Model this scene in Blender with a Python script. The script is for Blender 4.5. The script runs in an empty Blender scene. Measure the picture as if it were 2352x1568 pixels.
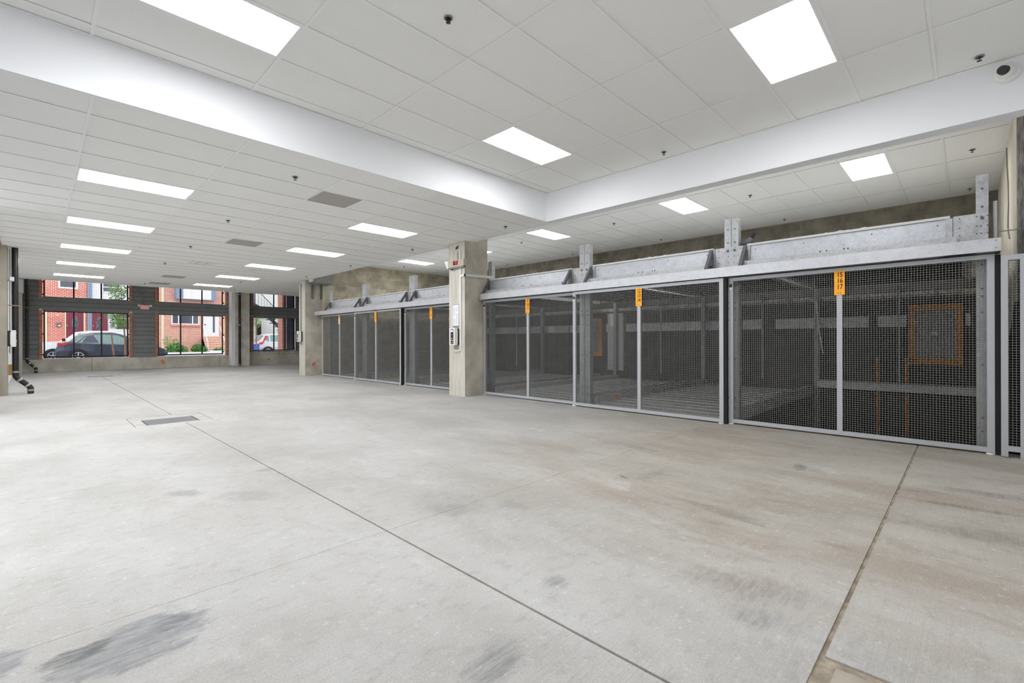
import bpy, math, random
from mathutils import Matrix, Vector
random.seed(7)
SC = bpy.context.scene
COL = SC.collection

# ------------------------------------------------------------------ camera
YAW, ROLL, CAMH = 0.7962, -0.0025, 1.164
cd = bpy.data.cameras.new('camera'); cam = bpy.data.objects.new('camera', cd); COL.objects.link(cam)
cd.sensor_width = 36.0; cd.lens = 1068.0/2352*36; cd.shift_y = -1.65/2352
cd.clip_start = 0.02; cd.clip_end = 300
cam.matrix_world = Matrix.Translation((0, 0, CAMH)) @ Matrix.Rotation(-YAW, 4, 'Z') @ Matrix.Rotation(math.pi/2, 4, 'X') @ Matrix.Rotation(ROLL, 4, 'Z')
SC.camera = cam
# ------------------------------------------------------------------ world, sun, exposure
SKY_STRENGTH = 2.2
PANEL = 19.0
w = bpy.data.worlds.new('sky'); SC.world = w; w.use_nodes = True
bg = w.node_tree.nodes['Background']; bg.inputs[0].default_value = (0.93, 0.96, 1.0, 1); bg.inputs[1].default_value = SKY_STRENGTH
SC.view_settings.view_transform = 'Standard'; SC.view_settings.look = 'None'
SC.view_settings.gamma = 1.0; SC.view_settings.use_curve_mapping = False
SC.view_settings.exposure = 0.08
cy = SC.cycles
cy.max_bounces = 8; cy.diffuse_bounces = 6; cy.glossy_bounces = 3; cy.transmission_bounces = 4; cy.transparent_max_bounces = 8
cy.caustics_reflective = False; cy.caustics_refractive = False; cy.sample_clamp_indirect = 4.0

# ------------------------------------------------------------------ materials
def lin(*c):
    if len(c) == 1: c = c*3
    return tuple(((x/255)/12.92 if x/255 <= .04045 else (((x/255)+.055)/1.055)**2.4) for x in c)
class NT:
    def __init__(s, name):
        s.m = bpy.data.materials.new(name); s.m.use_nodes = True; s.t = s.m.node_tree
        s.b = s.t.nodes['Principled BSDF']
    def n(s, typ, **kw):
        nd = s.t.nodes.new(typ)
        for k, v in kw.items():
            if k.startswith('i_'):
                key = k[2:]; key = int(key) if key.isdigit() else key
                if isinstance(v, bpy.types.NodeSocket): s.t.links.new(v, nd.inputs[key])
                else: nd.inputs[key].default_value = v
            else: setattr(nd, k, v)
        return nd
    def l(s, a, b): s.t.links.new(a, b)
    def math(s, op, a, b=0.0, c=0.0, clamp=False):
        nd = s.n('ShaderNodeMath', operation=op, use_clamp=clamp)
        for i, v in enumerate((a, b, c)):
            if isinstance(v, bpy.types.NodeSocket): s.l(v, nd.inputs[i])
            else: nd.inputs[i].default_value = v
        return nd.outputs[0]
    def mix(s, f, a, b, mode='MIX'):
        nd = s.n('ShaderNodeMix', data_type='RGBA', blend_type=mode)
        for k, v in ((0, f), (6, a), (7, b)):
            if isinstance(v, bpy.types.NodeSocket): s.l(v, nd.inputs[k])
            else: nd.inputs[k].default_value = v if k == 0 else (*v, 1) if len(v) == 3 else v
        return nd.outputs[2]
    def ramp(s, f, lo, hi):
        nd = s.n('ShaderNodeMapRange', interpolation_type='SMOOTHSTEP'); s.l(f, nd.inputs[0])
        nd.inputs[1].default_value = lo; nd.inputs[2].default_value = hi
        return nd.outputs[0]
    def noise(s, vec, scale, detail=4, rough=.55, sc=None, dist=0):
        if sc is not None:
            vm = s.n('ShaderNodeVectorMath', operation='MULTIPLY'); s.l(vec, vm.inputs[0]); vm.inputs[1].default_value = sc; vec = vm.outputs[0]
        nd = s.n('ShaderNodeTexNoise', i_Scale=scale, i_Detail=detail, i_Roughness=rough, i_Distortion=dist); s.l(vec, nd.inputs['Vector'])
        return nd.outputs['Fac']
    def bump(s, h, strength, dist=.01):
        b = s.n('ShaderNodeBump', i_Strength=strength, i_Distance=dist); s.l(h, b.inputs['Height']); s.l(b.outputs[0], s.b.inputs['Normal'])
    def pos(s): return s.n('ShaderNodeNewGeometry').outputs['Position']
    def rnd(s): return s.n('ShaderNodeObjectInfo').outputs['Random']
    def base(s, c):
        if isinstance(c, bpy.types.NodeSocket): s.l(c, s.b.inputs['Base Color'])
        else: s.b.inputs['Base Color'].default_value = (*c, 1)

def mat(name, c, rough=.6, metal=0.0, c2=None, scale=8, sc=None, bump=0, rvar=0, detail=4, spec=.5):
    s = NT(name); s.b.inputs['Roughness'].default_value = rough; s.b.inputs['Metallic'].default_value = metal
    s.b.inputs['Specular IOR Level'].default_value = spec
    col = c
    if c2 is not None or bump:
        f = s.noise(s.pos(), scale, detail, sc=sc)
        if c2 is not None: col = s.mix(s.ramp(f, .3, .7), c, c2)
        if bump: s.bump(f, bump)
    if rvar:
        k = s.math('MULTIPLY_ADD', s.rnd(), 2*rvar, 1-rvar)
        if not isinstance(col, bpy.types.NodeSocket):
            rgb = s.n('ShaderNodeRGB'); rgb.outputs[0].default_value = (*col, 1); col = rgb.outputs[0]
        vm = s.n('ShaderNodeVectorMath', operation='SCALE'); s.l(col, vm.inputs[0]); s.l(k, vm.inputs['Scale']); col = vm.outputs[0]
    s.base(col); return s.m
def emit(name, c, st):
    s = NT(name); s.base((0, 0, 0)); s.b.inputs['Emission Color'].default_value = (*c, 1); s.b.inputs['Emission Strength'].default_value = st; return s.m

def make_floor_mat():
    s = NT('floor_concrete'); p = s.pos()
    sep = s.n('ShaderNodeSeparateXYZ'); s.l(p, sep.inputs[0]); X, Y = sep.outputs[0], sep.outputs[1]
    n1 = s.noise(p, .6, 7, .62, sc=(1.5, 1, 1))
    col = s.mix(s.ramp(n1, .36, .66), lin(190, 189, 186), lin(172, 170, 165))
    # tyre-borne dirt, drawn out along the driving direction
    n2 = s.noise(p, 1.0, 7, .66, sc=(2.4, .8, 1), dist=.5)
    col = s.mix(s.math('MULTIPLY', s.ramp(n2, .5, .74), .42), col, lin(164, 160, 151))
    g = s.math('MULTIPLY', s.ramp(X, 1.45, 3.4), s.ramp(s.math('MULTIPLY_ADD', X, .35, s.math('MULTIPLY', Y, -1)), -3.4, -.3))
    col = s.mix(s.math('MULTIPLY', g, .9), col, s.mix(s.ramp(n1, .36, .66), lin(182, 177, 166), lin(164, 158, 146)))
    n3 = s.noise(p, .9, 7, .66, sc=(2.0, .8, 1), dist=.5)
    col = s.mix(s.math('MULTIPLY', s.ramp(n3, .44, .64), s.math('MULTIPLY_ADD', g, .75, .06)), col, lin(158, 145, 131))
    n3b = s.noise(p, 1.5, 7, .68, sc=(2.6, .8, 1), dist=.4)
    col = s.mix(s.math('MULTIPLY', s.ramp(n3b, .54, .72), s.math('MULTIPLY_ADD', g, .45, .12)), col, lin(124, 119, 110))
    # broom finish, strokes along x, worn away in places
    br = s.noise(p, 1.0, 4, .75, sc=(2.2, 110, 1))
    wear = s.ramp(s.noise(p, .8, 4, .6), .4, .65)
    col = s.mix(s.math('MULTIPLY', s.ramp(br, .38, .72), s.math('MULTIPLY_ADD', wear, .18, .05)), col, lin(110, 107, 101))
    sp = s.noise(p, 105, 3, .6)
    col = s.mix(s.math('MULTIPLY', s.ramp(sp, .52, .68), .24), col, lin(112, 109, 102))
    spw = s.noise(p, 130, 2, .6)
    col = s.mix(s.math('MULTIPLY', s.ramp(spw, .54, .68), .26), col, lin(222, 221, 217))
    sp2 = s.noise(p, 22, 5, .7)
    col = s.mix(s.math('MULTIPLY', s.ramp(sp2, .57, .68), .35), col, lin(220, 217, 209))
    sp3 = s.noise(p, 9, 6, .7, sc=(1, 1.6, 1))
    col = s.mix(s.math('MULTIPLY', s.ramp(sp3, .5, .68), .3), col, lin(140, 136, 128))
    sw = s.noise(p, 1.6, 6, .65, sc=(1.6, 1, 1))
    col = s.mix(s.math('MULTIPLY', s.ramp(sw, .58, .74), .3), col, lin(222, 221, 218))
    edge = s.noise(p, 8, 8, .74, sc=(.7, 1.5, 1))
    inner = s.ramp(s.noise(p, 14, 6, .7, sc=(.6, 2.2, 1)), .35, .65)
    def blob(cx, cyy, rx, ry, rot, colr, strength, soft=.5, streak=.5):
        nonlocal col
        c_, s_ = math.cos(rot), math.sin(rot)
        dx = s.math('SUBTRACT', X, cx); dy = s.math('SUBTRACT', Y, cyy)
        a = s.math('DIVIDE', s.math('MULTIPLY_ADD', dx, c_, s.math('MULTIPLY', dy, s_)), rx)
        b = s.math('DIVIDE', s.math('MULTIPLY_ADD', dx, -s_, s.math('MULTIPLY', dy, c_)), ry)
        d = s.math('SQRT', s.math('ADD', s.math('MULTIPLY', a, a), s.math('MULTIPLY', b, b)))
        d = s.math('ADD', d, s.math('MULTIPLY_ADD', edge, 1.6, -.8))
        f = s.ramp(d, 1.0, 1.0-soft)
        f = s.math('MULTIPLY', f, s.math('MULTIPLY_ADD', s.ramp(br, .35, .6), streak*.5, 1-streak*.5))
        f = s.math('MULTIPLY', f, s.math('MULTIPLY_ADD', inner, .6, .4))
        col = s.mix(s.math('MULTIPLY', f, strength), col, colr)
    dk, md = lin(92, 94, 98), lin(135, 134, 132)
    blob(.27, 2.30, .27, .19, .1, lin(122, 124, 128), .85, .25, .35)
    blob(.10, 2.37, .13, .06, .1, lin(70, 71, 72), .8, .4, .3)
    blob(.38, 2.37, .10, .07, .4, lin(105, 107, 112), .7, .4, .4)
    blob(-.12, 2.5, .10, .14, 0, lin(120, 121, 128), .8, .3, .3)
    blob(.79, 4.3, .10, .2, .6, dk, .5, .6, .5)
    blob(1.1, 3.9, .16, .3, .7, md, .55, .6, .6)
    blob(1.45, 4.55, .10, .09, 0, md, .7, .6, .5)
    blob(2.0, 2.55, .16, .22, .3, md, .6, .7, .5)
    blob(2.35, 2.3, .10, .16, .3, md, .6, .7, .5)
    blob(1.15, 1.22, .2, .12, .2, dk, .6, .7, .7)
    blob(1.05, 1.0, .2, .08, .2, dk, .6, .7, .7)
    blob(1.75, 1.42, .1, .08, .2, dk, .5, .7, .6)
    blob(3.5, 2.1, .09, .03, 1.2, dk, .8, .6, .3)
    blob(3.75, 1.95, .3, .08, 0, md, .6, .7, .5)
    blob(4.9, 1.1, .16, .07, .2, dk, .7, .6, .4)
    blob(3.9, .05, .16, .5, .1, dk, .45, .9, .5)
    blob(4.5, .02, .07, .45, .1, lin(105, 88, 74), .6, .8, .4)
    blob(5.0, -.1, .12, .4, .1, dk, .5, .9, .5)
    blob(2.35, .75, .2, .45, .3, lin(120, 108, 98), .6, .9, .5)
    blob(2.1, .62, .12, .2, .2, dk, .5, .9, .6)
    blob(.5, 1.55, .22, .06, 2.0, lin(236, 236, 238), .6, .8, .4)
    s.base(col); s.b.inputs['Roughness'].default_value = .62; s.b.inputs['Specular IOR Level'].default_value = .35
    h = s.math('ADD', s.math('MULTIPLY', br, .6), s.math('MULTIPLY', sp, .4)); s.bump(h, .25, .004)
    return s.m

def make_block_mat(name, a, b):
    s = NT(name); p = s.pos()
    n = s.noise(p, 3.0, 6, .6); n2 = s.noise(p, 45, 3, .6)
    col = s.mix(s.ramp(n, .35, .68), a, b)
    col = s.mix(s.math('MULTIPLY', s.ramp(n2, .55, .7), .5), col, lin(112, 105, 90))
    k = s.math('MULTIPLY_ADD', s.rnd(), .28, .86)
    vm = s.n('ShaderNodeVectorMath', operation='SCALE'); s.l(col, vm.inputs[0]); s.l(k, vm.inputs['Scale'])
    s.base(vm.outputs[0]); s.b.inputs['Roughness'].default_value = .95; s.bump(n2, .5, .006); return s.m

def make_galv(name, c, c2, rough=.42, metal=.55):
    s = NT(name); p = s.pos()
    v = s.n('ShaderNodeTexVoronoi', i_Scale=55); s.l(p, v.inputs['Vector'])
    n = s.noise(p, 9, 6, .7)
    sepc = s.n('ShaderNodeSeparateColor'); s.l(v.outputs['Color'], sepc.inputs[0])
    f = s.math('MULTIPLY_ADD', sepc.outputs[0], .35, s.math('MULTIPLY', s.ramp(n, .38, .78), .5))
    s.base(s.mix(f, c, c2)); s.b.inputs['Roughness'].default_value = rough; s.b.inputs['Metallic'].default_value = metal
    return s.m

def make_brick_tex(name, c1, c2, mortar, scale=1.0):
    s = NT(name); p = s.pos()
    sep = s.n('ShaderNodeSeparateXYZ'); s.l(p, sep.inputs[0])
    u = s.math('ADD', sep.outputs[0], sep.outputs[1])
    comb = s.n('ShaderNodeCombineXYZ'); s.l(u, comb.inputs[0]); s.l(sep.outputs[2], comb.inputs[1])
    b = s.n('ShaderNodeTexBrick', i_Scale=scale); s.l(comb.outputs[0], b.inputs['Vector'])
    b.inputs['Color1'].default_value = (*c1, 1); b.inputs['Color2'].default_value = (*c2, 1); b.inputs['Mortar'].default_value = (*mortar, 1)
    b.inputs['Mortar Size'].default_value = .012; b.inputs['Brick Width'].default_value = .22; b.inputs['Row Height'].default_value = .085
    s.base(b.outputs['Color']); s.b.inputs['Roughness'].default_value = .9; s.bump(b.outputs['Fac'], -.4, .01); return s.m

M = {}
M['floor'] = make_floor_mat()
M['joint'] = mat('joint_filler', lin(176, 164, 146), .95, c2=lin(128, 117, 102), scale=12)
M['drain_slab'] = mat('drain_surround', lin(188, 186, 180), .8, c2=lin(172, 169, 161), scale=5)
M['drain_dirty'] = mat('drain_surround_dirty', lin(176, 167, 152), .85, c2=lin(150, 141, 127), scale=7, detail=7, bump=.1)
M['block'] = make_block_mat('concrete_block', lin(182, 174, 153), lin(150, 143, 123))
M['block2'] = make_block_mat('concrete_block_dirty', lin(132, 126, 111), lin(100, 95, 82))  # darker tone of the block, used on the back wall
M['mortar'] = mat('mortar', lin(206, 196, 176), .95, c2=lin(182, 172, 152), scale=4)
M['wallc'] = mat('wall_concrete', lin(176, 170, 156), .9, c2=lin(148, 142, 127), scale=1.6, sc=(1, 1, .6), bump=.15)
M['column'] = mat('column_concrete', lin(208, 203, 193), .85, c2=lin(184, 178, 165), scale=5, sc=(2.6, 2.6, .25), bump=.12, detail=6)
M['column2'] = mat('column_concrete_grey', lin(204, 198, 184), .9, c2=lin(166, 160, 146), scale=2.2, bump=.15, detail=6)
M['curb'] = mat('curb_concrete', lin(224, 220, 210), .9, c2=lin(190, 185, 172), scale=1.8, bump=.1)
M['dark_rough'] = mat('tar_stained_concrete', lin(150, 142, 134), .95, c2=lin(18, 18, 21), scale=9, detail=8, bump=.5)
M['tar'] = mat('tar_black', lin(14, 14, 16), .9, c2=lin(26, 25, 25), scale=14)
M['sidewall'] = mat('side_wall_concrete', lin(222, 216, 200), .9, c2=lin(186, 178, 160), scale=1.6, sc=(1, 1, .6), bump=.15, detail=7)
M['tile'] = mat('ceiling_tile', lin(248, 248, 245), .95, c2=lin(243, 243, 240), scale=130, rvar=.012, spec=.1)
M['tbar'] = mat('white_tbar', lin(247, 247, 246), .5)
M['drywall'] = mat('white_drywall', lin(241, 242, 244), .85, spec=.2)
M['panel'] = emit('led_diffuser', (.98, .99, 1.02), PANEL)
M['driveway'] = mat('driveway_asphalt', lin(96, 96, 98), .9, c2=lin(84, 84, 86), scale=5)
M['white'] = mat('white_plastic', lin(232, 232, 228), .45)
M['vent'] = mat('grey_ceiling_panel', lin(176, 172, 168), .8)
M['galv'] = make_galv('galvanised_steel', lin(200, 201, 204), lin(174, 176, 180), .36, .5)
M['galvweb'] = make_galv('galvanised_web', lin(196, 199, 203), lin(160, 163, 167), .36, .5)
M['galv2'] = make_galv('galvanised_steel_scratched', lin(190, 191, 192), lin(140, 141, 142), .42, .5)
M['galvd'] = make_galv('galvanised_steel_dull', lin(160, 161, 160), lin(120, 121, 122), .55, .4)
M['gate'] = mat('gate_grey_paint', lin(178, 180, 183), .4, .15)
M['wire'] = mat('mesh_wire', lin(122, 122, 120), .5, .2)
M['bracket'] = mat('bracket_grey', lin(112, 113, 113), .5, .2)
M['holes'] = mat('bolt_hole_dark', lin(92, 92, 92), .5)
M['rubber'] = mat('black_rubber', lin(16, 16, 17), .7)
M['black'] = mat('black_paint', lin(26, 26, 28), .5)
M['orange'] = mat('orange_sign', lin(250, 172, 28), .45)
M['orange2'] = mat('orange_paint', lin(220, 140, 30), .6)
M['ink'] = mat('sign_ink', lin(62, 22, 8), .6)
M['paleink'] = mat('pale_mark_ink', lin(190, 120, 30), .6)
M['peach'] = mat('faded_sign', lin(250, 222, 200), .5)
M['pipe'] = mat('cast_iron_pipe', lin(30, 29, 31), .35, c2=lin(40, 38, 38), scale=6)
M['band'] = make_galv('stainless_clamp', lin(190, 188, 182), lin(150, 147, 140), .35, .6)
M['copper'] = mat('rusty_strap', lin(150, 125, 105), .6, .3)
M['siding'] = mat('dark_grey_siding', lin(138, 142, 143), .75, c2=lin(130, 133, 134), scale=3, rvar=.05)
M['brick'] = mat('jamb_brick', lin(196, 122, 92), .9, c2=lin(172, 98, 72), scale=25, rvar=.25)
M['jmortar'] = mat('jamb_mortar', lin(236, 222, 202), .9)
M['winframe'] = mat('window_steel', lin(30, 25, 38), .5)
M['winmesh'] = mat('window_wire', lin(46, 42, 60), .5)
M['dark'] = mat('dark_void', lin(40, 38, 35), .9)
M['pit'] = mat('pit_concrete', lin(74, 71, 66), .95, c2=lin(54, 52, 48), scale=2)  # shade below the raised pallets is painted into this colour
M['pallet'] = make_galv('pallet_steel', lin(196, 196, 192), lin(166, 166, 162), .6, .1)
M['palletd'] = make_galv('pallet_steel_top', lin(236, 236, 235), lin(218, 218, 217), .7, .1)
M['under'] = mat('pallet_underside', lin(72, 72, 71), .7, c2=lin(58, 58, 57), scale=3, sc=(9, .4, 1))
M['beige'] = mat('beige_metal', lin(186, 172, 156), .5)
M['led'] = emit('red_led', (1.0, .03, .03), 1.6)
M['leddark'] = mat('led_window', lin(50, 6, 8), .2)
M['screen'] = emit('lcd_screen', (.75, .9, 1.0), 1.0)
M['green'] = mat('green_button', lin(90, 190, 110), .4)
M['exitred'] = emit('exit_red', (1.0, .07, .06), .8)
M['exitwhite'] = mat('exit_housing', lin(236, 226, 222), .5)
M['grey'] = mat('grey_box', lin(150, 150, 146), .6, c2=lin(130, 130, 126), scale=10)
M['conduit'] = mat('conduit_white', lin(214, 213, 208), .45)
M['wood'] = mat('plywood', lin(196, 160, 96), .8)
M['paper'] = mat('notice_paper', lin(234, 234, 238), .7)
M['faint'] = mat('faint_print', lin(176, 176, 186), .8)
M['alum'] = mat('aluminium', lin(150, 151, 155), .4, .4)

# ------------------------------------------------------------------ mesh helpers
class MB:
    def __init__(s): s.v = []; s.f = []
    def add(s, vs, fs):
        o = len(s.v); s.v += [tuple(v) for v in vs]; s.f += [tuple(i+o for i in f) for f in fs]; return s
    def box(s, x0, y0, z0, x1, y1, z1):
        x0, x1 = min(x0, x1), max(x0, x1); y0, y1 = min(y0, y1), max(y0, y1); z0, z1 = min(z0, z1), max(z0, z1)
        return s.add([(x0,y0,z0),(x1,y0,z0),(x1,y1,z0),(x0,y1,z0),(x0,y0,z1),(x1,y0,z1),(x1,y1,z1),(x0,y1,z1)],
              [(0,3,2,1),(4,5,6,7),(0,1,5,4),(1,2,6,5),(2,3,7,6),(3,0,4,7)])
    def prism(s, poly, axis, a, b):
        """poly: list of 2D points; extruded along axis from a to b"""
        def p3(q, t):
            if axis == 'x': return (t, q[0], q[1])
            if axis == 'y': return (q[0], t, q[1])
            return (q[0], q[1], t)
        n = len(poly)
        vs = [p3(q, a) for q in poly]+[p3(q, b) for q in poly]
        fs = [tuple(range(n))[::-1], tuple(range(n, 2*n))]+[(i, (i+1) % n, n+(i+1) % n, n+i) for i in range(n)]
        return s.add(vs, fs)
    def tube(s, pts, r, seg=10, cap=True):
        pts = [Vector(p) for p in pts]; rs = r if isinstance(r, (list, tuple)) else [r]*len(pts)
        vs = []; fs = []
        ref = None
        for i, p in enumerate(pts):
            d = (pts[min(i+1, len(pts)-1)]-pts[max(i-1, 0)]).normalized()
            if ref is None:
                ref = Vector((0, 0, 1)) if abs(d.z) < .9 else Vector((1, 0, 0))
            u = (ref-d*ref.dot(d)).normalized(); w_ = d.cross(u); ref = u
            for k in range(seg):
                a = 2*math.pi*k/seg
                vs.append(p+u*math.cos(a)*rs[i]+w_*math.sin(a)*rs[i])
        for i in range(len(pts)-1):
            for k in range(seg):
                fs.append((i*seg+k, i*seg+(k+1) % seg, (i+1)*seg+(k+1) % seg, (i+1)*seg+k))
        if cap: fs += [tuple(range(seg))[::-1], tuple(range((len(pts)-1)*seg, len(pts)*seg))]
        return s.add(vs, fs)
    def ball(s, c, rx, ry, rz, nu=12, nv=8):
        vs = []; fs = []
        for i in range(nv+1):
            t = math.pi*i/nv
            for k in range(nu):
                a = 2*math.pi*k/nu
                vs.append((c[0]+rx*math.sin(t)*math.cos(a), c[1]+ry*math.sin(t)*math.sin(a), c[2]+rz*math.cos(t)))
        for i in range(nv):
            for k in range(nu):
                fs.append((i*nu+k, (i+1)*nu+k, (i+1)*nu+(k+1) % nu, i*nu+(k+1) % nu))
        return s.add(vs, fs)
    def mesh(s, name, m, off=(0, 0, 0)):
        me = bpy.data.meshes.new(name)
        me.from_pydata([(x-off[0], y-off[1], z-off[2]) for x, y, z in s.v], [], s.f)
        if m: me.materials.append(m)
        me.validate(); me.update(); return me
    def build(s, name, m, parent=None, off=None, smooth=False):
        """verts are in world coordinates; the object is parented and placed so they stay there"""
        if off is None: off = wloc(parent) if parent else s.base()
        me = s.mesh(name, m, off)
        if smooth:
            for p in me.polygons: p.use_smooth = True
        o = bpy.data.objects.new(name, me); COL.objects.link(o)
        if parent: o.parent = parent
        else: o.location = off
        return o
    def base(s):
        xs = [v[0] for v in s.v]; ys = [v[1] for v in s.v]; zs = [v[2] for v in s.v]
        return ((min(xs)+max(xs))/2, (min(ys)+max(ys))/2, min(zs))
def wloc(o):
    l = Vector((0, 0, 0))
    while o: l += o.location; o = o.parent
    return tuple(l)
def piece(name, me, parent, loc, rz=0):
    o = bpy.data.objects.new(name, me); COL.objects.link(o)
    if parent:
        o.parent = parent; pl = wloc(parent); o.location = (loc[0]-pl[0], loc[1]-pl[1], loc[2]-pl[2])
    else: o.location = loc
    o.rotation_euler = (0, 0, rz)
    return o
def tag(o, label=None, cat=None, group=None, kind=None):
    if label: o['label'] = label
    if cat: o['category'] = cat
    if group: o['group'] = group
    if kind: o['kind'] = kind
    return o
def thing(name, label, cat, loc, group=None):
    o = bpy.data.objects.new(name, None); COL.objects.link(o); o.location = loc; o.empty_display_size = .1
    return tag(o, label, cat, group)
def struct(name, mb, m, parent=None):
    o = mb.build(name, m, parent)
    if not parent: o['kind'] = 'structure'
    return o
def copy_tree(o, loc):
    c = o.copy(); COL.objects.link(c); c.location = loc
    def kids(a, b):
        for ch in list(a.children):
            d = ch.copy(); COL.objects.link(d); d.parent = b; kids(ch, d)
    kids(o, c); return c
def text(name, body, size, m, parent, loc, face, xs=1.0, bold=0.0, align='CENTER'):
    cu = bpy.data.curves.new(name, 'FONT'); cu.body = body; cu.size = size; cu.align_x = align; cu.align_y = 'CENTER'
    cu.offset = bold; cu.extrude = .0008; cu.materials.append(m)
    o = bpy.data.objects.new(name, cu); COL.objects.link(o)
    if face == '-x': R = Matrix(((0, 0, -1), (-1, 0, 0), (0, 1, 0)))
    else: R = Matrix(((1, 0, 0), (0, 0, -1), (0, 1, 0)))
    dg = bpy.context.evaluated_depsgraph_get(); me = bpy.data.meshes.new_from_object(o.evaluated_get(dg)); bpy.data.objects.remove(o); bpy.data.curves.remove(cu)
    if not me.materials: me.materials.append(m)
    o = bpy.data.objects.new(name, me); COL.objects.link(o)
    o.parent = parent; pl = wloc(parent)
    o.matrix_local = Matrix.Translation((loc[0]-pl[0], loc[1]-pl[1], loc[2]-pl[2])) @ R.to_4x4() @ Matrix.Diagonal((xs, 1, 1, 1))
    return o
ORD = ['first', 'second', 'third', 'fourth', 'fifth', 'sixth', 'seventh', 'eighth']
ZL, ZM, ZR = 3.249, 3.737, 3.948
BX = 6.93          # where the aisle floor meets the lift pits
WALLX = 12.5       # back wall of the lift bays
YW = -0.415        # side wall of the lift bays
YB = 15.96         # far block wall of the lift bays
YF = 25.3          # street front

# ------------------------------------------------------------------ floor
fl = MB(); fl.box(-.56, -.62, -.25, BX, YF+.35, -.008); fl.box(BX, 16.02, -.25, 11.5, YF+.35, -.008)
floor = struct('floor', fl, M['joint'])
drains = [(.93, 8.07, 1.86, 9.06), (1.0, -.52, 2.03, .38), (.98, 20.4, 2.0, 21.3)]
def slab(x0, y0, x1, y1, g):
    rects = [(x0+g[0], y0+g[1], x1-g[2], y1-g[3])]
    for (a, b, c, d) in drains:
        out = []
        for (p, q, r, t) in rects:
            if a >= r or c <= p or b >= t or d <= q: out.append((p, q, r, t)); continue
            if p < a: out.append((p, q, a, t))
            if c < r: out.append((c, q, r, t))
            if q < b: out.append((max(p, a), q, min(r, c), b))
            if d < t: out.append((max(p, a), d, min(r, c), t))
        rects = out
    mb = MB()
    for (p, q, r, t) in rects: mb.box(p, q, -.008, r, t, 0)
    mb.build('floor_slab', M['floor'], floor)
N, W_ = .0013, .0065
ysL = [-.62, 2.55, 5.0, 8.07, 12.2, 16.3, 20.5, YF]
for a, b in zip(ysL, ysL[1:]): slab(-.56, a, 1.5, b, (0, N if a > -.6 else 0, W_, N))
ysR = [-.62, .385, 2.55, 5.0, 8.07, 12.2, 16.3, 20.5, YF]
for a, b in zip(ysR, ysR[1:]):
    slab(1.5, a, BX, b, (W_, .009 if abs(a-.385) < .01 else (N if a > -.6 else 0), 0, .009 if abs(b-.385) < .01 else N))
slab(BX, 16.02, 11.5, 20.5, (N, 0, 0, N)); slab(BX, 20.5, 11.5, YF, (N, N, 0, 0))
dl = ['steel floor drain grate in the middle of the aisle', 'floor drain surround cut off by the bottom edge, nearest the camera', 'thin floor drain grate close to the street windows']
for i, (x0, y0, x1, y1) in enumerate(drains):
    t = thing('floor_drain', dl[i], 'drain', (x0, y0, -.008))
    g = .012 if i != 1 else .045
    gx0, gy0, gx1, gy1 = (1.07, 8.16, 1.70, 8.72) if i == 0 else (x0+.2, y0+.15, x1-.2, y1-.15)
    fr = MB(); z0, z1 = -.0079, -.002
    fr.box(x0+g, y0+.006 if i != 1 else y0+g, z0, gx0, y1-.006 if i != 1 else y1-g, z1); fr.box(gx1, y0+.006 if i != 1 else y0+g, z0, x1-g, y1-.006 if i != 1 else y1-g, z1)
    fr.box(gx0, y0+(.006 if i != 1 else g), z0, gx1, gy0, z1); fr.box(gx0, gy1, z0, gx1, y1-(.006 if i != 1 else g), z1)
    fr.build('surround', M['drain_slab'] if i != 1 else M['drain_dirty'], t)
    e = MB(); e.box(gx0+.002, gy0+.002, z0, gx0+.02, gy1-.002, -.004); e.box(gx1-.02, gy0+.002, z0, gx1-.002, gy1-.002, -.004)
    e.build('rim', M['black'], t)
    gr = MB(); n = 34
    for k in range(n):
        yy = gy0+.004+(gy1-gy0-.008)*k/n; gr.box(gx0+.021, yy, -.0075, gx1-.021, yy+(gy1-gy0)/n*.62, -.003)
    gr.build('grate', M['alum'], t)

# ------------------------------------------------------------------ ceilings
def grid_ceiling(xs, ys, zc, lights, vents, border, inset_ok=True):
    """xs, ys: grid lines; lights, vents: sets of (ix, iy) cell indices"""
    mb = MB(); x0, x1, y0, y1 = xs[0], xs[-1], ys[0], ys[-1]
    for (a, b, c, d) in ((x0, y0, x1, y0+.02), (x0, y1-.02, x1, y1), (x0, y0+.02, x0+.02, y1-.02), (x1-.02, y0+.02, x1, y1-.02)):
        mb.box(a, b, zc, c, d, zc+.003)
    ce = struct('ceiling', mb, M['tbar'])
    cache = {}
    def tile(a, b, c, d):
        w_, h_ = round(c-a-.008, 4), round(d-b-.008, 4)
        if w_ < .02 or h_ < .02: return
        if (w_, h_) not in cache:
            cache[(w_, h_)] = MB().box(-w_/2, -h_/2, 0, w_/2, h_/2, .015).mesh('ceiling_tile', M['tile'])
        piece('ceiling_tile', cache[(w_, h_)], ce, ((a+c)/2, (b+d)/2, zc+.007+random.uniform(0, .0015)))
    for i in range(len(xs)-1):
        for j in range(len(ys)-1):
            if (i, j) in lights: continue
            if (i, j) in vents:
                tile(xs[i]+.6096, ys[j], xs[i+1], ys[j+1])
                MB().box(xs[i]+.6096-.012, ys[j]+.012, zc, xs[i]+.6096+.012, ys[j+1]-.012, zc+.003).build('cross_tee', M['tbar'], ce)
                continue
            tile(xs[i], ys[j], xs[i+1], ys[j+1])
    for x in xs[1:-1]: MB().box(x-.012, y0+.02, zc, x+.012, y1-.02, zc+.003).build('main_runner', M['tbar'], ce)
    for y in ys[1:-1]: MB().box(x0+.02, y-.012, zc+.0002, x1-.02, y+.012, zc+.003).build('cross_tee', M['tbar'], ce)
    return ce
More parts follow.
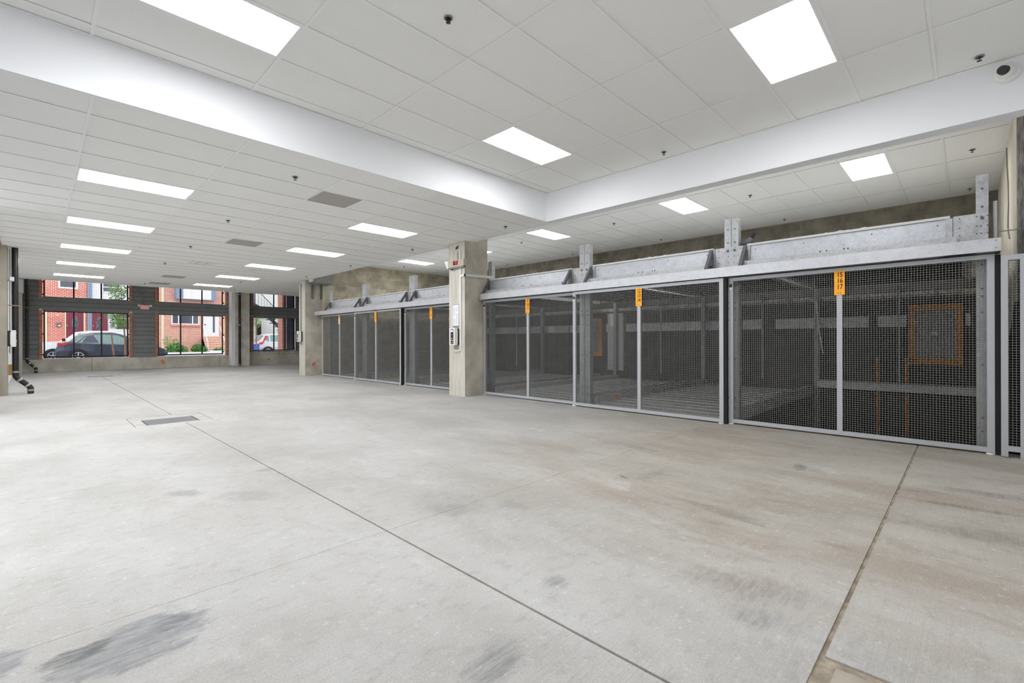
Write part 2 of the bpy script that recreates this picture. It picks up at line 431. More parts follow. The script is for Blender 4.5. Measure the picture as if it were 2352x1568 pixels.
def light(cx, cyy, zc, label, group):
    t = thing('ceiling_light', label, 'ceiling light', (cx, cyy, zc), group)
    hx, hy = 1.2192/2-.013, .6096/2-.013
    key = 'L'
    if key not in LM:
        f = MB(); z0, z1 = -.001, .012
        f.box(-hx, -hy, z0, hx, -hy+.02, z1); f.box(-hx, hy-.02, z0, hx, hy, z1); f.box(-hx, -hy+.02, z0, -hx+.02, hy-.02, z1); f.box(hx-.02, -hy+.02, z0, hx, hy-.02, z1)
        LM['L'] = f.mesh('frame', M['tbar'])
        LM['D'] = MB().box(-hx+.02, -hy+.02, .001, hx-.02, hy-.02, .012).mesh('diffuser', M['panel'])
    piece('frame', LM['L'], t, (cx, cyy, zc)); piece('diffuser', LM['D'], t, (cx, cyy, zc)); return t
LM = {}
def vent(cx, cyy, zc, label, supply=False):
    t = thing('ceiling_vent', label, 'vent', (cx, cyy, zc), None); h = .2928
    f = MB(); f.box(-h, -h, -.001, h, -h+.018, .01); f.box(-h, h-.018, -.001, h, h, .01); f.box(-h, -h+.018, -.001, -h+.018, h-.018, .01); f.box(h-.018, -h+.018, -.001, h, h-.018, .01)
    m1 = M['vent'] if not supply else M['tbar']
    piece('frame', f.mesh('frame', m1), t, (cx, cyy, zc))
    g = MB()
    if supply:
        for k in range(3): g.box(-h+.02+k*.19, -h+.02, .004, -h+.02+k*.19+.17, h-.02, .01)
        piece('louvre', g.mesh('louvre', M['white']), t, (cx, cyy, zc))
    else:
        g.box(-h+.018, -h+.018, .002, h-.018, h-.018, .01)
        piece('perforated_face', g.mesh('perforated_face', M['vent']), t, (cx, cyy, zc))
    return t
def gl(o, step, lo, hi, i0, i1):
    L = [lo]+[o+step*i for i in range(i0, i1+1)]+[hi]
    return L
# lower ceiling over the aisle
LX0, LY0 = .3354, 5.7642
xsL = gl(LX0, 1.2192, -.52, 6.44, 0, 4)          # cell index i -> i+1
ysC = gl(LY0, .6096, 5.30, 21.92, 0, 26)
ll = {(0, j) for j in (3, 8, 13, 18, 23)} | {(3, j) for j in (3, 8, 13, 18, 23)}; vv = {(2, j) for j in (1, 8, 14, 20, 24)}
ceilL = grid_ceiling(xsL, ysC, ZL, {(i+1, j+1) for i, j in ll}, {(i+1, j+1) for i, j in vv}, .02)
for i, nm in ((0, 'wall-side'), (3, 'gate-side')):
    for k, j in enumerate((3, 8, 13, 18, 23)):
        light(LX0+1.2192*(i+.5), LY0+.6096*(j+.5), ZL, f'LED panel in the lower ceiling, {nm} row, {ORD[k]} from the white bulkhead', 'ceiling lights')
for k, j in enumerate((1, 8, 14, 20, 24)):
    vent(LX0+2*1.2192+.3048, LY0+.6096*(j+.5), ZL, (f'square grey ceiling panel, {ORD[k]} in its line counting from the bulkhead' if j != 14 else 'square white ceiling diffuser, third in the line of grey panels'), j == 14)
# extension of the lower ceiling past the far block wall
xsE = gl(LX0, 1.2192, 6.46, 11.5, 6, 8); ysE = gl(LY0, .6096, 16.62, 21.92, 18, 26)
grid_ceiling(xsE, ysE, ZL, set(), set(), .02)
# raised ceiling over the front
MX0, MY0 = 2.7643, 2.6514
xsM = gl(MX0, 1.2192, -.52, 6.25, -2, 2); ysM = gl(MY0, .6096, -.6, 5.26, -5, 4)
ml = [(-2, 2), (1, 2), (1, -3), (-2, -3)]
grid_ceiling(xsM, ysM, ZM, {(i+3, j+6) for i, j in ml}, set(), .02)
mlab = ['large LED panel cut off by the top edge beside the long bulkhead',
        'LED panel on the raised ceiling nearest the inner corner of the bulkheads',
        'largest LED panel, cut off by the top edge, towards the dome camera',
        'LED panel of the raised ceiling overhead of the camera']
for (i, j), lb in zip(ml, mlab): light(MX0+1.2192*(i+.5), MY0+.6096*(j+.5), ZM, lb, 'ceiling lights')
# high ceiling over the lift bays
RX0, RY0 = 8.8176, 3.2895
xsR = gl(RX0, 1.2192, 6.45, WALLX-.005, -1, 2); ysR_ = gl(RY0, .6096, YW, YB, -5, 20)
rl = [-4, 1, 7, 12, 17]
grid_ceiling(xsR, ysR_, ZR, {(2, j+6) for j in rl}, set(), .02)
for k, j in enumerate(rl): light(RX0+.6096, RY0+.6096*(j+.5), ZR, f'LED panel above the parking lift gates, {ORD[k]} counting from the side wall with the cable', 'ceiling lights')
# roof over everything
struct('roof', MB().box(-.8, -.9, 4.7, 12.9, YF+.4, 4.95), M['wallc'])
# bulkheads
struct('trim_1', MB().box(-.52, 5.26, ZL-.002, 6.25, 5.30, ZM+.3), M['drywall'])
struct('trim_2', MB().box(6.25, -.6, ZL-.002, 6.44, 5.302, ZR+.3), M['drywall'])
struct('trim_3', MB().box(6.44, 5.302, ZL-.002, 6.452, 16.1, ZR+.3), M['drywall'])
struct('trim_4', MB().box(-.52, 21.92, ZL-.02, 11.5, 21.95, ZL+.25), M['drywall'])

# sprinklers
def sprinkler_proto():
    t = thing('sprinkler_head', None, 'sprinkler', (0, 0, 0), 'sprinkler heads')
    MB().tube([(0, 0, 0), (0, 0, -.003), (0, 0, -.004)], [.036, .036, .03], 16).build('escutcheon', M['alum'], t)
    MB().tube([(0, 0, -.0042), (0, 0, -.006)], .026, 14).build('cup', M['pipe'], t)
    f = MB(); f.tube([(0, 0, -.006), (0, 0, -.016)], [.01, .008], 8); f.box(-.014, -.002, -.03, -.011, .002, -.006); f.box(.011, -.002, -.03, .014, .002, -.006); f.box(-.014, -.002, -.033, .014, .002, -.03)
    tag(f.build('yoke', M['pipe'], t), kind='stuff')
    MB().tube([(0, 0, -.033), (0, 0, -.0355)], .019, 10).build('deflector', M['pipe'], t)
    return t
sp0 = sprinkler_proto()
spr = []
for k, (x, y) in enumerate([(2.3, 6.1), (2.31, 9.11), (2.36, 12.16), (2.38, 15.2), (2.7, 20.97)]): spr.append((x, y, ZL, f'small dark sprinkler in the lower ceiling, middle-of-aisle line, {ORD[k]} from the bulkhead'))
for k, (x, y) in enumerate([(5.99, 6.02), (5.99, 9.03), (6.06, 12.15), (6.07, 15.18), (5.0, 18.12), (5.53, 20.91)]): spr.append((x, y, ZL, f'small dark sprinkler in the lower ceiling, gate-side line, {ORD[k]} from the bulkhead'))
spr += [(2.3, 2.953, ZM, 'sprinkler in a recessed chrome ring high on the raised ceiling'), (6.0, 2.958, ZM, 'dark sprinkler on the raised ceiling close to the inner bulkhead corner'), (6.01, -.085, ZM, 'dark sprinkler on the raised ceiling just above the dome camera')]
for k, y in enumerate((-.06, 2.98, 6.0, 9.02, 12.0, 15.05)): spr.append((9.61, y, ZR, f'dark sprinkler over the lifts, line nearer the gates, {ORD[k]} from the side wall'))
for k, y in enumerate((-.04, 3.0, 6.03, 9.06, 12.02)): spr.append((12.05, y, ZR, f'dark sprinkler over the lifts, line along the back wall, {ORD[k]} from the side wall'))
for k, (x, y, z, lb) in enumerate(spr):
    o = sp0 if k == 0 else copy_tree(sp0, (x, y, z-.0005))
    o.location = (x, y, z-.0005 if z != ZM or k != 11 else z-.0005); o['label'] = lb

# ------------------------------------------------------------------ walls
def blocks(wall, axis, plane, lo, hi, zlo, zhi, bm, ztop):
    """0.4 x 0.2 m blocks on a wall, 10 mm recessed joints; axis 'y' = wall runs along y at x=plane"""
    full = {}
    rows = int(round((zhi-zlo)/.2))
    for r in range(rows):
        z0 = zhi-.2*(r+1); a = lo-(.2 if r % 2 else 0)
        while a < hi:
            p, q = max(a+.005, lo), min(a+.395, hi)
            if q-p > .03:
                k = round(q-p, 3)
                if k not in full:
                    full[k] = (MB().box(-.006, -k/2, .005, .012, k/2, .195) if axis == 'y' else MB().box(-k/2, -.006, .005, k/2, .012, .195)).mesh('block', bm)
                c = (p+q)/2; d = random.uniform(-.0015, .001)
                piece('block', full[k], wall, (plane+d, c, z0) if axis == 'y' else (c, plane+d, z0))
            a += .4
M['mortar2'] = mat('mortar_dirty', lin(150, 143, 128), .95, c2=lin(126, 120, 106), scale=4)  # darker mortar to go with the back wall blocks
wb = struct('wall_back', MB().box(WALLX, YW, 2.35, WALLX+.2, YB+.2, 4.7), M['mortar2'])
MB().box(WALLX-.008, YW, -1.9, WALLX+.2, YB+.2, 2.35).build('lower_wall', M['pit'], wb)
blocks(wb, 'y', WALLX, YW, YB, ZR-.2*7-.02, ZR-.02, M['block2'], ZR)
wf = struct('wall_far', MB().box(6.95, YB, -1.9, WALLX, YB+.2, 4.7), M['mortar'])
blocks(wf, 'x', YB, 7.0, WALLX, ZR-.2*9-.02, ZR-.02, M['block'], ZR)
ws = struct('wall_side', MB().box(7.95, YW-.2, -1.9, WALLX, YW, 4.7), M['sidewall'])
MB().box(6.92, YW-.2, 1.6, 7.95, YW-.004, 4.7).build('stained_end', M['dark_rough'], ws); MB().prism([(6.92, -1.9), (10.6, -1.9), (10.6, .6), (9.6, 1.1), (8.9, 1.35), (8.3, 1.62), (7.95, 1.6), (6.92, 1.6)], 'y', YW-.19, YW+.004).build('tarred_base', M['tar'], ws)  # lower part of the side wall is near-black, with a sloping top edge
ct = thing('wall_cable', 'thin dark cable hanging down the pale side wall', 'cable', (9.0, YW+.01, 2.9))
cp = [(9.55, YW+.012, 3.86), (9.5, YW+.012, 3.6), (9.25, YW+.012, 3.3), (9.2, YW+.012, 3.0), (9.3, YW+.012, 2.7), (9.2, YW+.012, 2.6), (9.0, YW+.012, 2.5)]
MB().tube(cp, .008, 6).build('cable', M['bracket'], ct)
# unseen walls round the camera corner and along the left
struct('wall_right', MB().box(-.56, -.85, -.2, 6.92, -.62, 4.7), M['drywall'])
# the street side is open along the drive-in (out of frame); both wall ends placed to set the daylight
struct('wall_left', MB().box(-.78, 11.0, -.2, -.56, YF, 4.7), M['drywall'])
struct('trim_7', MB().box(-.78, -.62, 3.25, -.52, 11.0, 4.7), M['drywall']); struct('wall_corner', MB().box(-.78, -.62, -.2, -.56, 2.6, 3.25), M['drywall'])
struct('driveway', MB().box(-14, -12, -.3, -.561, 11.0, -.005), M['driveway'])  # unseen ground outside, darkened to bounce less daylight onto the ceiling
struct('wall_east', MB().box(11.5, 16.2, -.2, 11.7, YF, 4.7), M['wallc'])
# lift pits
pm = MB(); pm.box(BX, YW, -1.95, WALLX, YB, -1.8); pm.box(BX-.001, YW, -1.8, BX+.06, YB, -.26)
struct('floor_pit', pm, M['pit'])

# ------------------------------------------------------------------ street front
# opening columns: (x0, x1) between brick jamb outer edges; rows (z0, z1)
OPEN = [(.06, 2.83), (3.61, 6.395), (7.40, 9.60)]
LOWZ = [(.50, 2.435), (.50, 2.45), (.64, 2.455)]; UPZ = (2.855, 4.4)
front = MB()
def span_rows():
    z = .49; 
cb = MB(); cb.box(-.56, YF-.02, -.008, 7.0, YF+.22, .50); cb.box(7.0, YF-.02, -.008, 11.5, YF+.22, .64)
wfront = struct('wall_front', MB().box(-.56, YF+.03, 4.4, 11.5, YF+.2, 4.7), M['siding'])
for (a, b) in ((-.56, 1.55), (1.56, 3.95), (3.96, 6.05), (6.06, 7.0)): MB().box(a, YF-.02, -.008, b, YF+.22, .50).build('curb_section', M['curb'], wfront)
for (a, b) in ((7.0, 8.72), (8.73, 11.5)): MB().box(a, YF-.02, -.008, b, YF+.22, .64).build('curb_section', M['curb'], wfront)
ch = .185; zb = .515
lines = [zb+ch*k for k in range(23)]
def board(x0, x1, z0, z1):
    m = MB(); m.prism([(YF-.022, z0), (YF+.03, z0), (YF+.03, z1), (YF+.004, z1)], 'x', x0, x1)
    m.build('siding_board', M['siding'], wfront)
    
for z0 in lines:
    z1 = min(z0+ch-.012, 4.4)
    if z0 >= 4.38: continue
    cuts = [(-.56, 11.5)]
    for (a, b), (l0, l1) in zip(OPEN, LOWZ):
        for (c0, c1) in ((l0, l1), UPZ):
            if z0+ch*.5 > c0 and z0+ch*.5 < c1:
                nc = []
                for (p, q) in cuts:
                    if a > p: nc.append((p, min(a, q)))
                    if b < q: nc.append((max(b, p), q))
                cuts = nc
    for (p, q) in cuts: board(p, q, z0, z1)
for (a, b) in ((-.56, OPEN[0][0]), (OPEN[0][1], OPEN[1][0]), (OPEN[1][1], OPEN[2][0]), (OPEN[2][1], 11.5)):
    MB().box(a, YF+.031, .64 if a > 7 else .5, b, YF+.2, 4.4).build('wall_core', M['black'], wfront)
for (a, b), (l0, l1) in zip(OPEN, LOWZ):
    MB().box(a, YF+.031, l1-.02, b, YF+.2, UPZ[0]+.02).build('wall_core', M['black'], wfront)
# brick jambs
bme = MB().box(-.048, -.05, .006, .048, .05, .056).mesh('brick', M['brick'])
for n, ((a, b), (l0, l1)) in enumerate(zip(OPEN, LOWZ)):
    for side, x in (('l', a+.045), ('r', b-.045)):
        if n == 2 and side == 'r': continue
        for (c0, c1) in ((l0, l1), (UPZ[0], 3.7)):
            MB().box(x-.044, YF-.03, c0, x+.044, YF+.2, c1).build('jamb_backing', M['jmortar'], wfront)
            k = int((c1-c0-.005)/.072)
            for q in range(k): piece('brick', bme, wfront, (x, YF-.004, c0+.004+q*.072))
# windows: steel frame, mullions, wire mesh
def wires(mb, x0, x1, z0, z1, y, pitch, d, axis='x'):
    nx = int((x1-x0)/pitch); nz = int((z1-z0)/pitch); h = d/2
    for i in range(1, nx+1):
        c = x0+pitch*i
        if c > x1-.004: break
        if axis == 'x': mb.box(c-h, y-h, z0, c+h, y+h, z1)
        else: mb.box(y-h, c-h, z0, y+h, c+h, z1)
    for i in range(1, nz+1):
        c = z0+pitch*i
        if c > z1-.004: break
        if axis == 'x': mb.box(x0, y+h, c-h, x1, y+h+d, c+h)
        else: mb.box(y+h, x0, c-h, y+h+d, x1, c+h)
WIN = [(.20, 2.695, [1.03, 1.858]), (3.735, 6.203, [4.55, 5.376]), (7.53, 9.477, [8.51, 9.044])]
wn = 1
for (a, b, mul), (l0, l1) in zip(WIN, LOWZ):
    for (c0, c1) in ((l0+.055, l1-.055), (UPZ[0]+.025, UPZ[1]-.05)):
        y = YF+.12
        f = MB(); t_ = .05
        f.box(a-t_/2, y, c0, a+t_/2, y+.04, c1); f.box(b-t_/2, y, c0, b+t_/2, y+.04, c1)
        f.box(a+t_/2, y, c0, b-t_/2, y+.04, c0+t_); f.box(a+t_/2, y, c1-t_, b-t_/2, y+.04, c1)
        wo = struct(f'window_{wn}', f, M['winframe']); wn += 1
        for m_ in mul: MB().box(m_-t_*.5, y+.001, c0+t_, m_+t_*.5, y+.039, c1-t_).build('mullion', M['winframe'], wo)
        mm = MB(); wires(mm, a+t_/2, b-t_/2, c0+t_, c1-t_, y+.02, .053, .0046)
        tag(mm.build('wire_mesh', M['winmesh'], wo), kind='stuff')
        for zz in ((c0+.12, (c0+c1)/2, c1-.12) if c1-c0 > 1.7 else (c0+.12, c0+.6)):
            for xx, sx in ((b+.02, 1), (a-.02, -1)):
                MB().box(xx, y+.005, zz-.03, xx+sx*.05, y+.035, zz+.03).build('hinge_lug', M['winframe'], wo)
        MB().box(a-.06, y+.045, c0-.055, b+.06, YF+.24, c0-.03).build('sill_flashing', M['white'], wo)
# exit sign with two lamp heads and its flexible conduits
ex = thing('exit_sign', 'red and white EXIT sign with two emergency lamp heads on dark siding', 'exit sign', (3.24, YF-.06, 2.54))
MB().prism([(3.075, 2.73), (3.41, 2.73), (3.385, 2.55), (3.10, 2.55)], 'y', YF-.085, YF-.02).build('housing', M['exitwhite'], ex)
text('letters', 'EXIT', .15, M['exitred'], ex, (3.243, YF-.0865, 2.645), '-y', .8, .0025)
for x in (3.045, 3.445):
    h = MB(); h.tube([(x, YF-.03, 2.70), (x, YF-.08, 2.71), (x, YF-.12, 2.705)], [.03, .045, .05], 10); h.build('lamp_head', M['white'], ex)
for dx in (0, .035):
    MB().tube([(3.22+dx, YF-.04, 2.73), (3.2+dx*.8, YF-.04, 2.95), (3.12+dx*.3, YF-.04, 3.2), (2.97+dx*.2, YF-.04, 3.5), (2.9, YF-.04, 3.75)], .012, 6).build('flexible_conduit', M['grey'], ex)

# ------------------------------------------------------------------ columns
def column(x0, y0, x1, y1, z1, m, name='column'):
    o = struct(name, MB().box(x0, y0, -.008, x1, y1, z1), m); return o
c1 = column(6.262, 7.50, 6.90, 8.02, ZR+.3, M['column2'])
MB().box(6.252, 7.494, -.013, 6.262, 8.02, ZL).build('board_formed_face', M['column'], c1)
MB().box(6.249, 7.490, .25, 6.256, 7.497, ZL).build('corner_seam', M['column2'], c1)
c2 = column(6.39, 16.09, 6.96, 16.60, ZL+.4, M['column2'])
MB().box(6.382, 16.085, -.013, 6.39, 16.60, 2.39).build('lower_face', M['column'], c2); MB().box(6.382, 16.085, 2.40, 6.39, 16.60, ZL).build('upper_face', M['column'], c2)
column(-.80, 14.86, -.45, 15.35, ZL+.3, M['wallc'])
column(-.56, 24.6, -.37, 25.0, 2.96, M['column'])
struct('trim_5', MB().box(-.56, 24.55, 2.96, -.34, 25.05, ZL+.2), M['drywall'])
M['column3'] = mat('column_concrete_pale', lin(226, 223, 214), .85, c2=lin(200, 196, 186), scale=3, bump=.1, detail=6)
c5 = column(6.55, 24.70, 7.17, 25.27, 4.6, M['column3'])
struct('trim_6', MB().box(6.42, 24.75, .02, 6.55, 25.27, 4.4), M['drywall'])

M['spray'] = mat('spray_red', lin(214, 104, 88), .8); M['spray2'] = mat('spray_orange', lin(226, 150, 90), .8)
def mark(parent, cx, y, cz, r, m, seed):
    rd = random.Random(seed); pts = []
    for q in range(11):
        a = 2*math.pi*q/11; rr = r*rd.uniform(.35, 1.0); pts.append((cx+rr*math.cos(a), cz+rr*1.3*math.sin(a)))
    MB().prism(pts, 'y', y-.0012, y-.0002).build('spray_mark', M[m], parent)
mark(c2, 6.68, 16.09, .37, .09, 'spray', 1); mark(wfront, 8.2, YF-.02, .26, .07, 'spray2', 2); mark(wfront, 3.86, YF-.02, .27, .10, 'spray2', 5)
# ------------------------------------------------------------------ wall-side pipes
def drain_pipe(label, pts, r, bands, strapz):
    t = thing('drain_pipe', label, 'pipe', (pts[-1][0], pts[-1][1], 0))
    # smooth the path
    P = [Vector(p) for p in pts]
    MB().tube(pts, r, 14).build('pipe', M['pipe'], t, smooth=False)
    for (i, f, L) in bands:
        c = P[i].lerp(P[i+1], f); d = (P[i+1]-P[i]).normalized()*L
        MB().tube([c-d, c+d], r*1.12, 14).build('clamp_band', M['band'], t)
    if strapz:
        x, y = pts[0][0], pts[0][1]
        MB().box(x-r*1.9, y-r*1.25, strapz-.012, x+r*1.9, y-r*1.1, strapz+.012).build('strap', M['copper'], t)
    return t
def elbow(x, y, zs, dx, dz, n=4):
    return [(x, y, zs)]
drain_pipe('thick black drain pipe with steel clamps beside the nearest wall-side column',
  [(-.337, 15.115, ZL), (-.332, 15.115, .46), (-.327, 15.115, .405), (-.30, 15.115, .355), (-.265, 15.115, .315), (-.155, 15.115, .205), (-.12, 15.115, .165), (-.10, 15.115, .125), (-.098, 15.115, 0)],
  .053, [(0, .985, .02), (3, .9, .022), (5, .35-.05, .02), (7, .35, .02)], 1.97)
drain_pipe('black drain pipe with pale clamps in the corner by the street windows',
  [(-.25, 25.0, ZL+.3), (-.25, 25.0, .50), (-.245, 25.0, .44), (-.22, 25.0, .39), (-.19, 25.0, .355), (-.08, 25.0, .24), (-.045, 25.0, .2), (-.025, 25.0, .15), (-.025, 25.0, 0)],
  .048, [(0, .985, .02), (3, .9, .022), (5, .3, .02), (7, .35, .02)], 2.44)
drain_pipe('straight black drain pipe fixed to the grey column between the street windows',
  [(6.72, 24.63, 4.4), (6.72, 24.63, 2.0), (6.72, 24.63, 0)], .052, [(1, .03, .02), (1, .97, .025), (0, .42, .02)], 2.2)
MBx = MB()
wc = thing('wall_conduit', 'pale grey conduit running down the wall beside the thick black pipe', 'conduit', (-.42, 15.42, .0))
MB().tube([(-.42, 15.42, ZL), (-.42, 15.42, .9)], .02, 8).build('tube', M['conduit'], wc); MB().tube([(-.40, 15.42, 3.1), (-.40, 15.42, 2.65), (-.37, 15.42, 2.5), (-.37, 15.42, 2.0)], .025, 8).build('cable_loop', M['white'], wc)
MB().box(-.45, 15.40, .42, -.36, 15.45, .66).build('plywood_patch', M['wood'], wc)
bc = thing('wall_beacon', 'small white cylindrical lamp on the wall-side column beside the pipe', 'lamp', (-.44, 14.93, 2.54))
MB().tube([(-.449, 14.93, 2.54), (-.41, 14.93, 2.54)], .045, 14).build('base', M['grey'], bc); MB().tube([(-.41, 14.93, 2.54), (-.345, 14.93, 2.54)], .05, 14).build('lens', M['white'], bc)

# ------------------------------------------------------------------ control panels, notices, conduits
def control_panel(label, x, y, z, sgn):
    """x: mounting face; box stands off along sgn*x"""
    t = thing('control_panel', label, 'control panel', (x, y, z), None); s = sgn
    MB().box(x+s*.0005, y-.085, z+.01, x+s*.06, y+.085, z+.35).build('back_box', M['black'], t)
    pr = [(x+s*.06, z-.0), (x+s*.13, z), (x+s*.13, z+.36), (x+s*.06, z+.36), (x+s*.045, z+.30), (x+s*.045, z+.06)]
    b = MB().prism(pr if s > 0 else pr[::-1], 'y', y-.09, y+.09); b.build('housing', M['white'], t)
    MB().box(x+s*.13, y-.05, z+.02, x+s*.133, y+.045, z+.34).build('face_plate', M['black'], t)
    MB().box(x+s*.133, y-.035, z+.275, x+s*.1345, y+.03, z+.325).build('screen', M['screen'], t)
    for yy, zz, mm in ((-.002, .215, 'grey'), (-.002, .145, 'white'), (.022, .10, 'green'), (-.02, .10, 'peach'), (.022, .05, 'orange2'), (-.02, .05, 'orange')):
        MB().tube([(x+s*.133, y+yy, z+zz), (x+s*.141, y+yy, z+zz)], .013, 10).build('button', M[mm], t)
    for k in range(4):
        yy = y-.05+.03*k
        MB().tube([(x+s*.03, yy, z+.01), (x+s*.035, yy+.004, z-.05), (x+s*.02, yy-.005, z-.1)], .005, 5).build('lead', M['grey'], t)
    return t
control_panel('white control panel with small screen and buttons on the middle column', 6.252, 7.762, 1.075, -1)
control_panel('white and black control panel seen from the side on the wall-side column', -.45, 14.955, 1.06, 1)
control_panel('control panel on the far concrete column beside the last gate', 6.382, 16.40, 1.15, -1)
nb = thing('notice_board', 'white printed instruction sheet in a slim frame on the middle column', 'notice', (6.252, 7.77, 1.46))
MB().box(6.24, 7.665, 1.455, 6.2518, 7.878, 1.945).build('frame', M['alum'], nb)
MB().box(6.237, 7.680, 1.49, 6.24, 7.872, 1.93).build('sheet', M['paper'], nb)
ln = MB()
for k in range(22):
    z = 1.905-k*.018
    for (a, b) in ((7.86, 7.80-random.uniform(0, .015)), (7.77, 7.71-random.uniform(-.01, .015))):
        if random.random() < .85: ln.box(6.2362, b, z-.004, 6.237, a, z+.003)
ln.build('faint_print', M['faint'], nb)
ds = thing('parking_display', 'beige box with red LED number display high on the middle column', 'display', (6.2, 7.69, 2.71))
MB().box(6.165, 7.43, 2.725, 6.2518, 7.955, 2.868).build('housing', M['beige'], ds)
MB().box(6.175, 7.45, 2.700, 6.2518, 7.94, 2.725).build('base_tray', M['grey'], ds)
MB().box(6.1635, 7.618, 2.762, 6.165, 7.772, 2.845).build('led_window', M['leddark'], ds)
text('digits', '19', .085, M['led'], ds, (6.1628, 7.69, 2.804), '-x', .95, .002)
MB().prism([(7.96, 2.72), (7.985, 2.70), (8.10, 2.885), (7.96, 2.87)], 'x', 6.175, 6.25).build('end_camera', M['white'], ds)
MB().box(6.19, 7.84, 2.675, 6.22, 7.88, 2.70).build('hook', M['black'], ds)
cn = thing('column_conduit', 'white surface conduit running down and round the middle column', 'conduit', (6.25, 7.63, .95))
k = MB(); k.box(6.228, 7.608, 2.868, 6.2518, 7.658, 3.08); k.build('upper_run', M['conduit'], cn)
MB().box(6.228, 7.592, .955, 6.2518, 7.648, 2.700).build('down_run', M['conduit'], cn)
MB().box(6.228, 7.648, .94, 6.2518, 7.835, .978).build('foot_run', M['conduit'], cn)
MB().box(6.228, 7.468, 2.507, 6.2518, 7.592, 2.562).build('branch_run', M['conduit'], cn)
MB().prism([(6.228, 2.507), (7.05, 2.53), (7.05, 2.59), (6.228, 2.562)], 'y', 7.468, 7.4938).build('side_run', M['conduit'], cn)
MB().box(6.236, 7.665, 2.873, 6.2518, 7.725, 2.94).build('junction_box', M['grey'], cn)
MB().tube([(6.245, 7.70, 2.94), (6.24, 7.72, 3.0), (6.245, 7.69, 3.06)], .005, 5).build('loose_wire', M['copper'], cn)
ptc = MB(); ptc.prism([(7.80, 3.10), (7.71, 3.125), (7.695, 3.185), (7.785, 3.16)], 'x', 6.247, 6.2518)
tag(ptc.build('cover_plate', M['black']), 'small dark tilted plate near the top of the middle column', 'plate')
eq = thing('equipment_box', 'grey equipment box hung under the ceiling at the far concrete column', 'equipment', (6.9, 15.7, 3.1))
MB().box(6.56, 15.75, 3.15, 7.2, 15.955, 3.50).build('housing', M['grey'], eq); MB().box(6.46, 15.80, 3.17, 6.56, 15.955, 3.30).build('end_cover', M['white'], eq)
MB().box(6.5, 15.72, 3.10, 7.1, 15.95, 3.15).build('tray', M['bracket'], eq)
for x in (6.60, 6.90): MB().box(x, 16.03, 2.62, x+.05, 16.0895, 3.10).build('hanging_conduit', M['bracket'], eq)
wc2 = thing('column_wiring', 'two thin conduits running down the far concrete column face', 'conduit', (6.38, 16.4, 1.5))
for y in (16.38, 16.46): MB().tube([(6.374, y, 1.52), (6.374, y, ZL-.1)], .007, 6).build('tube', M['bracket'], wc2)
dc = thing('dome_camera', 'white dome security camera mounted on the side of the bulkhead', 'camera', (6.25, -.265, 3.6))
MB().tube([(6.2499, -.265, 3.612), (6.215, -.265, 3.612), (6.205, -.265, 3.612)], [.088, .086, .07], 24).build('base', M['white'], dc)
MB().ball((6.195, -.26, 3.615), .055, .062, .062, 20, 14).build('ball', M['white'], dc, smooth=True)
MB().tube([(6.16, -.245, 3.612), (6.12, -.23, 3.607)], [.042, .036], 16).build('lens', M['black'], dc)

# ------------------------------------------------------------------ lift gates
def roller(x, y, parent):
    MB().tube([(x, y, .002), (x, y, .016)], .034, 14).build('guide_roller', M['white'], parent)
def number_plate(lines_, xf, yc, zt, zb_, parent, pale_half=False):
    p = MB().box(xf-.006, yc-.053, zb_, xf-.002, yc+.053, zt).build('number_plate', M['orange'], parent)
    p['label'] = 'orange number plate'
    if pale_half: MB().box(xf-.0085, yc-.05, zb_+.004, xf-.006, yc+.05, zb_+.2).build('faded_sticker', M['peach'], p)  # pale sheet painted in for the lit lower part of the plate
    n = len(lines_); h = zt-zb_
    for i, l_ in enumerate(lines_):
        text('digits', l_, .082 if not pale_half else .055, M['ink'], p, (xf-(.0068 if not pale_half else .0092), yc-.004, zt-.05-i*.072), '-x', .74, .0012)
    mk = MB()
    for s_ in (-1, 1): mk.prism([(yc+s_*.016, zb_+.014), (yc+s_*.006, zb_+.02), (yc+s_*.006, zb_+.026), (yc+s_*.016, zb_+.034)], 'x', xf-.0068, xf-.006)
    mk.build('maker_mark', M['paleink'], p)
def gate(y0, y1, xf, ym, label, nums, rubber, latch=True, pale_half=False, top=2.03):
    t = thing('mesh_gate', label, 'gate', (xf, (y0+y1)/2, 0)); d = .045; z0 = .02; sw = .056
    MB().box(xf, y1-sw, z0, xf+d, y1, top).build('stile', M['gate'], t)
    MB().box(xf, y0, z0, xf+d, y0+sw, top).build('stile', M['gate'], t)
    MB().box(xf+.001, y0+sw, top-.046, xf+d-.001, y1-sw, top).build('top_rail', M['gate'], t)
    MB().box(xf+.001, y0+sw, z0, xf+d-.001, y1-sw, z0+.05).build('bottom_rail', M['gate'], t)
    MB().box(xf+.0005, ym-.028, z0+.05, xf+d-.003, ym+.028, top-.046).build('mullion', M['gate'], t)
    for (a, b) in ((y0+sw, ym-.028), (ym+.028, y1-sw)):
        mm = MB(); wires(mm, a, b, z0+.05, top-.046, xf+.02, .0254, .0036, 'y')
        tag(mm.build('wire_mesh', M['wire'], t), kind='stuff')
    number_plate(nums, xf, ym-.002, 1.995, 1.706, t, pale_half)
    for y in (y0+.03, y1-.03): roller(xf+.002, y, t)
    if rubber: MB().box(xf+.006, y0-.042, .004, xf+.075, y0-.0005, top-.01).build('rubber_edge', M['rubber'], t)
    if latch:
        MB().box(xf-.006, y1-.045, 1.90, xf-.0005, y1-.01, 1.945).build('latch', M['black'], t); MB().box(xf-.006, y1-.04, 1.86, xf-.0005, y1-.015, 1.898).build('catch', M['white'], t)
    return t
gate(-.200, 2.377, 6.76, 1.098, 'widest grey wire mesh lift gate, nearest the side wall, orange plate 15 16 17', ['15', '16', '17'], True)
gate(2.424, 5.019, 6.68, 3.722, 'middle one of three near wire mesh lift gates, orange plate 12 13 14', ['12', '13', '14'], True)
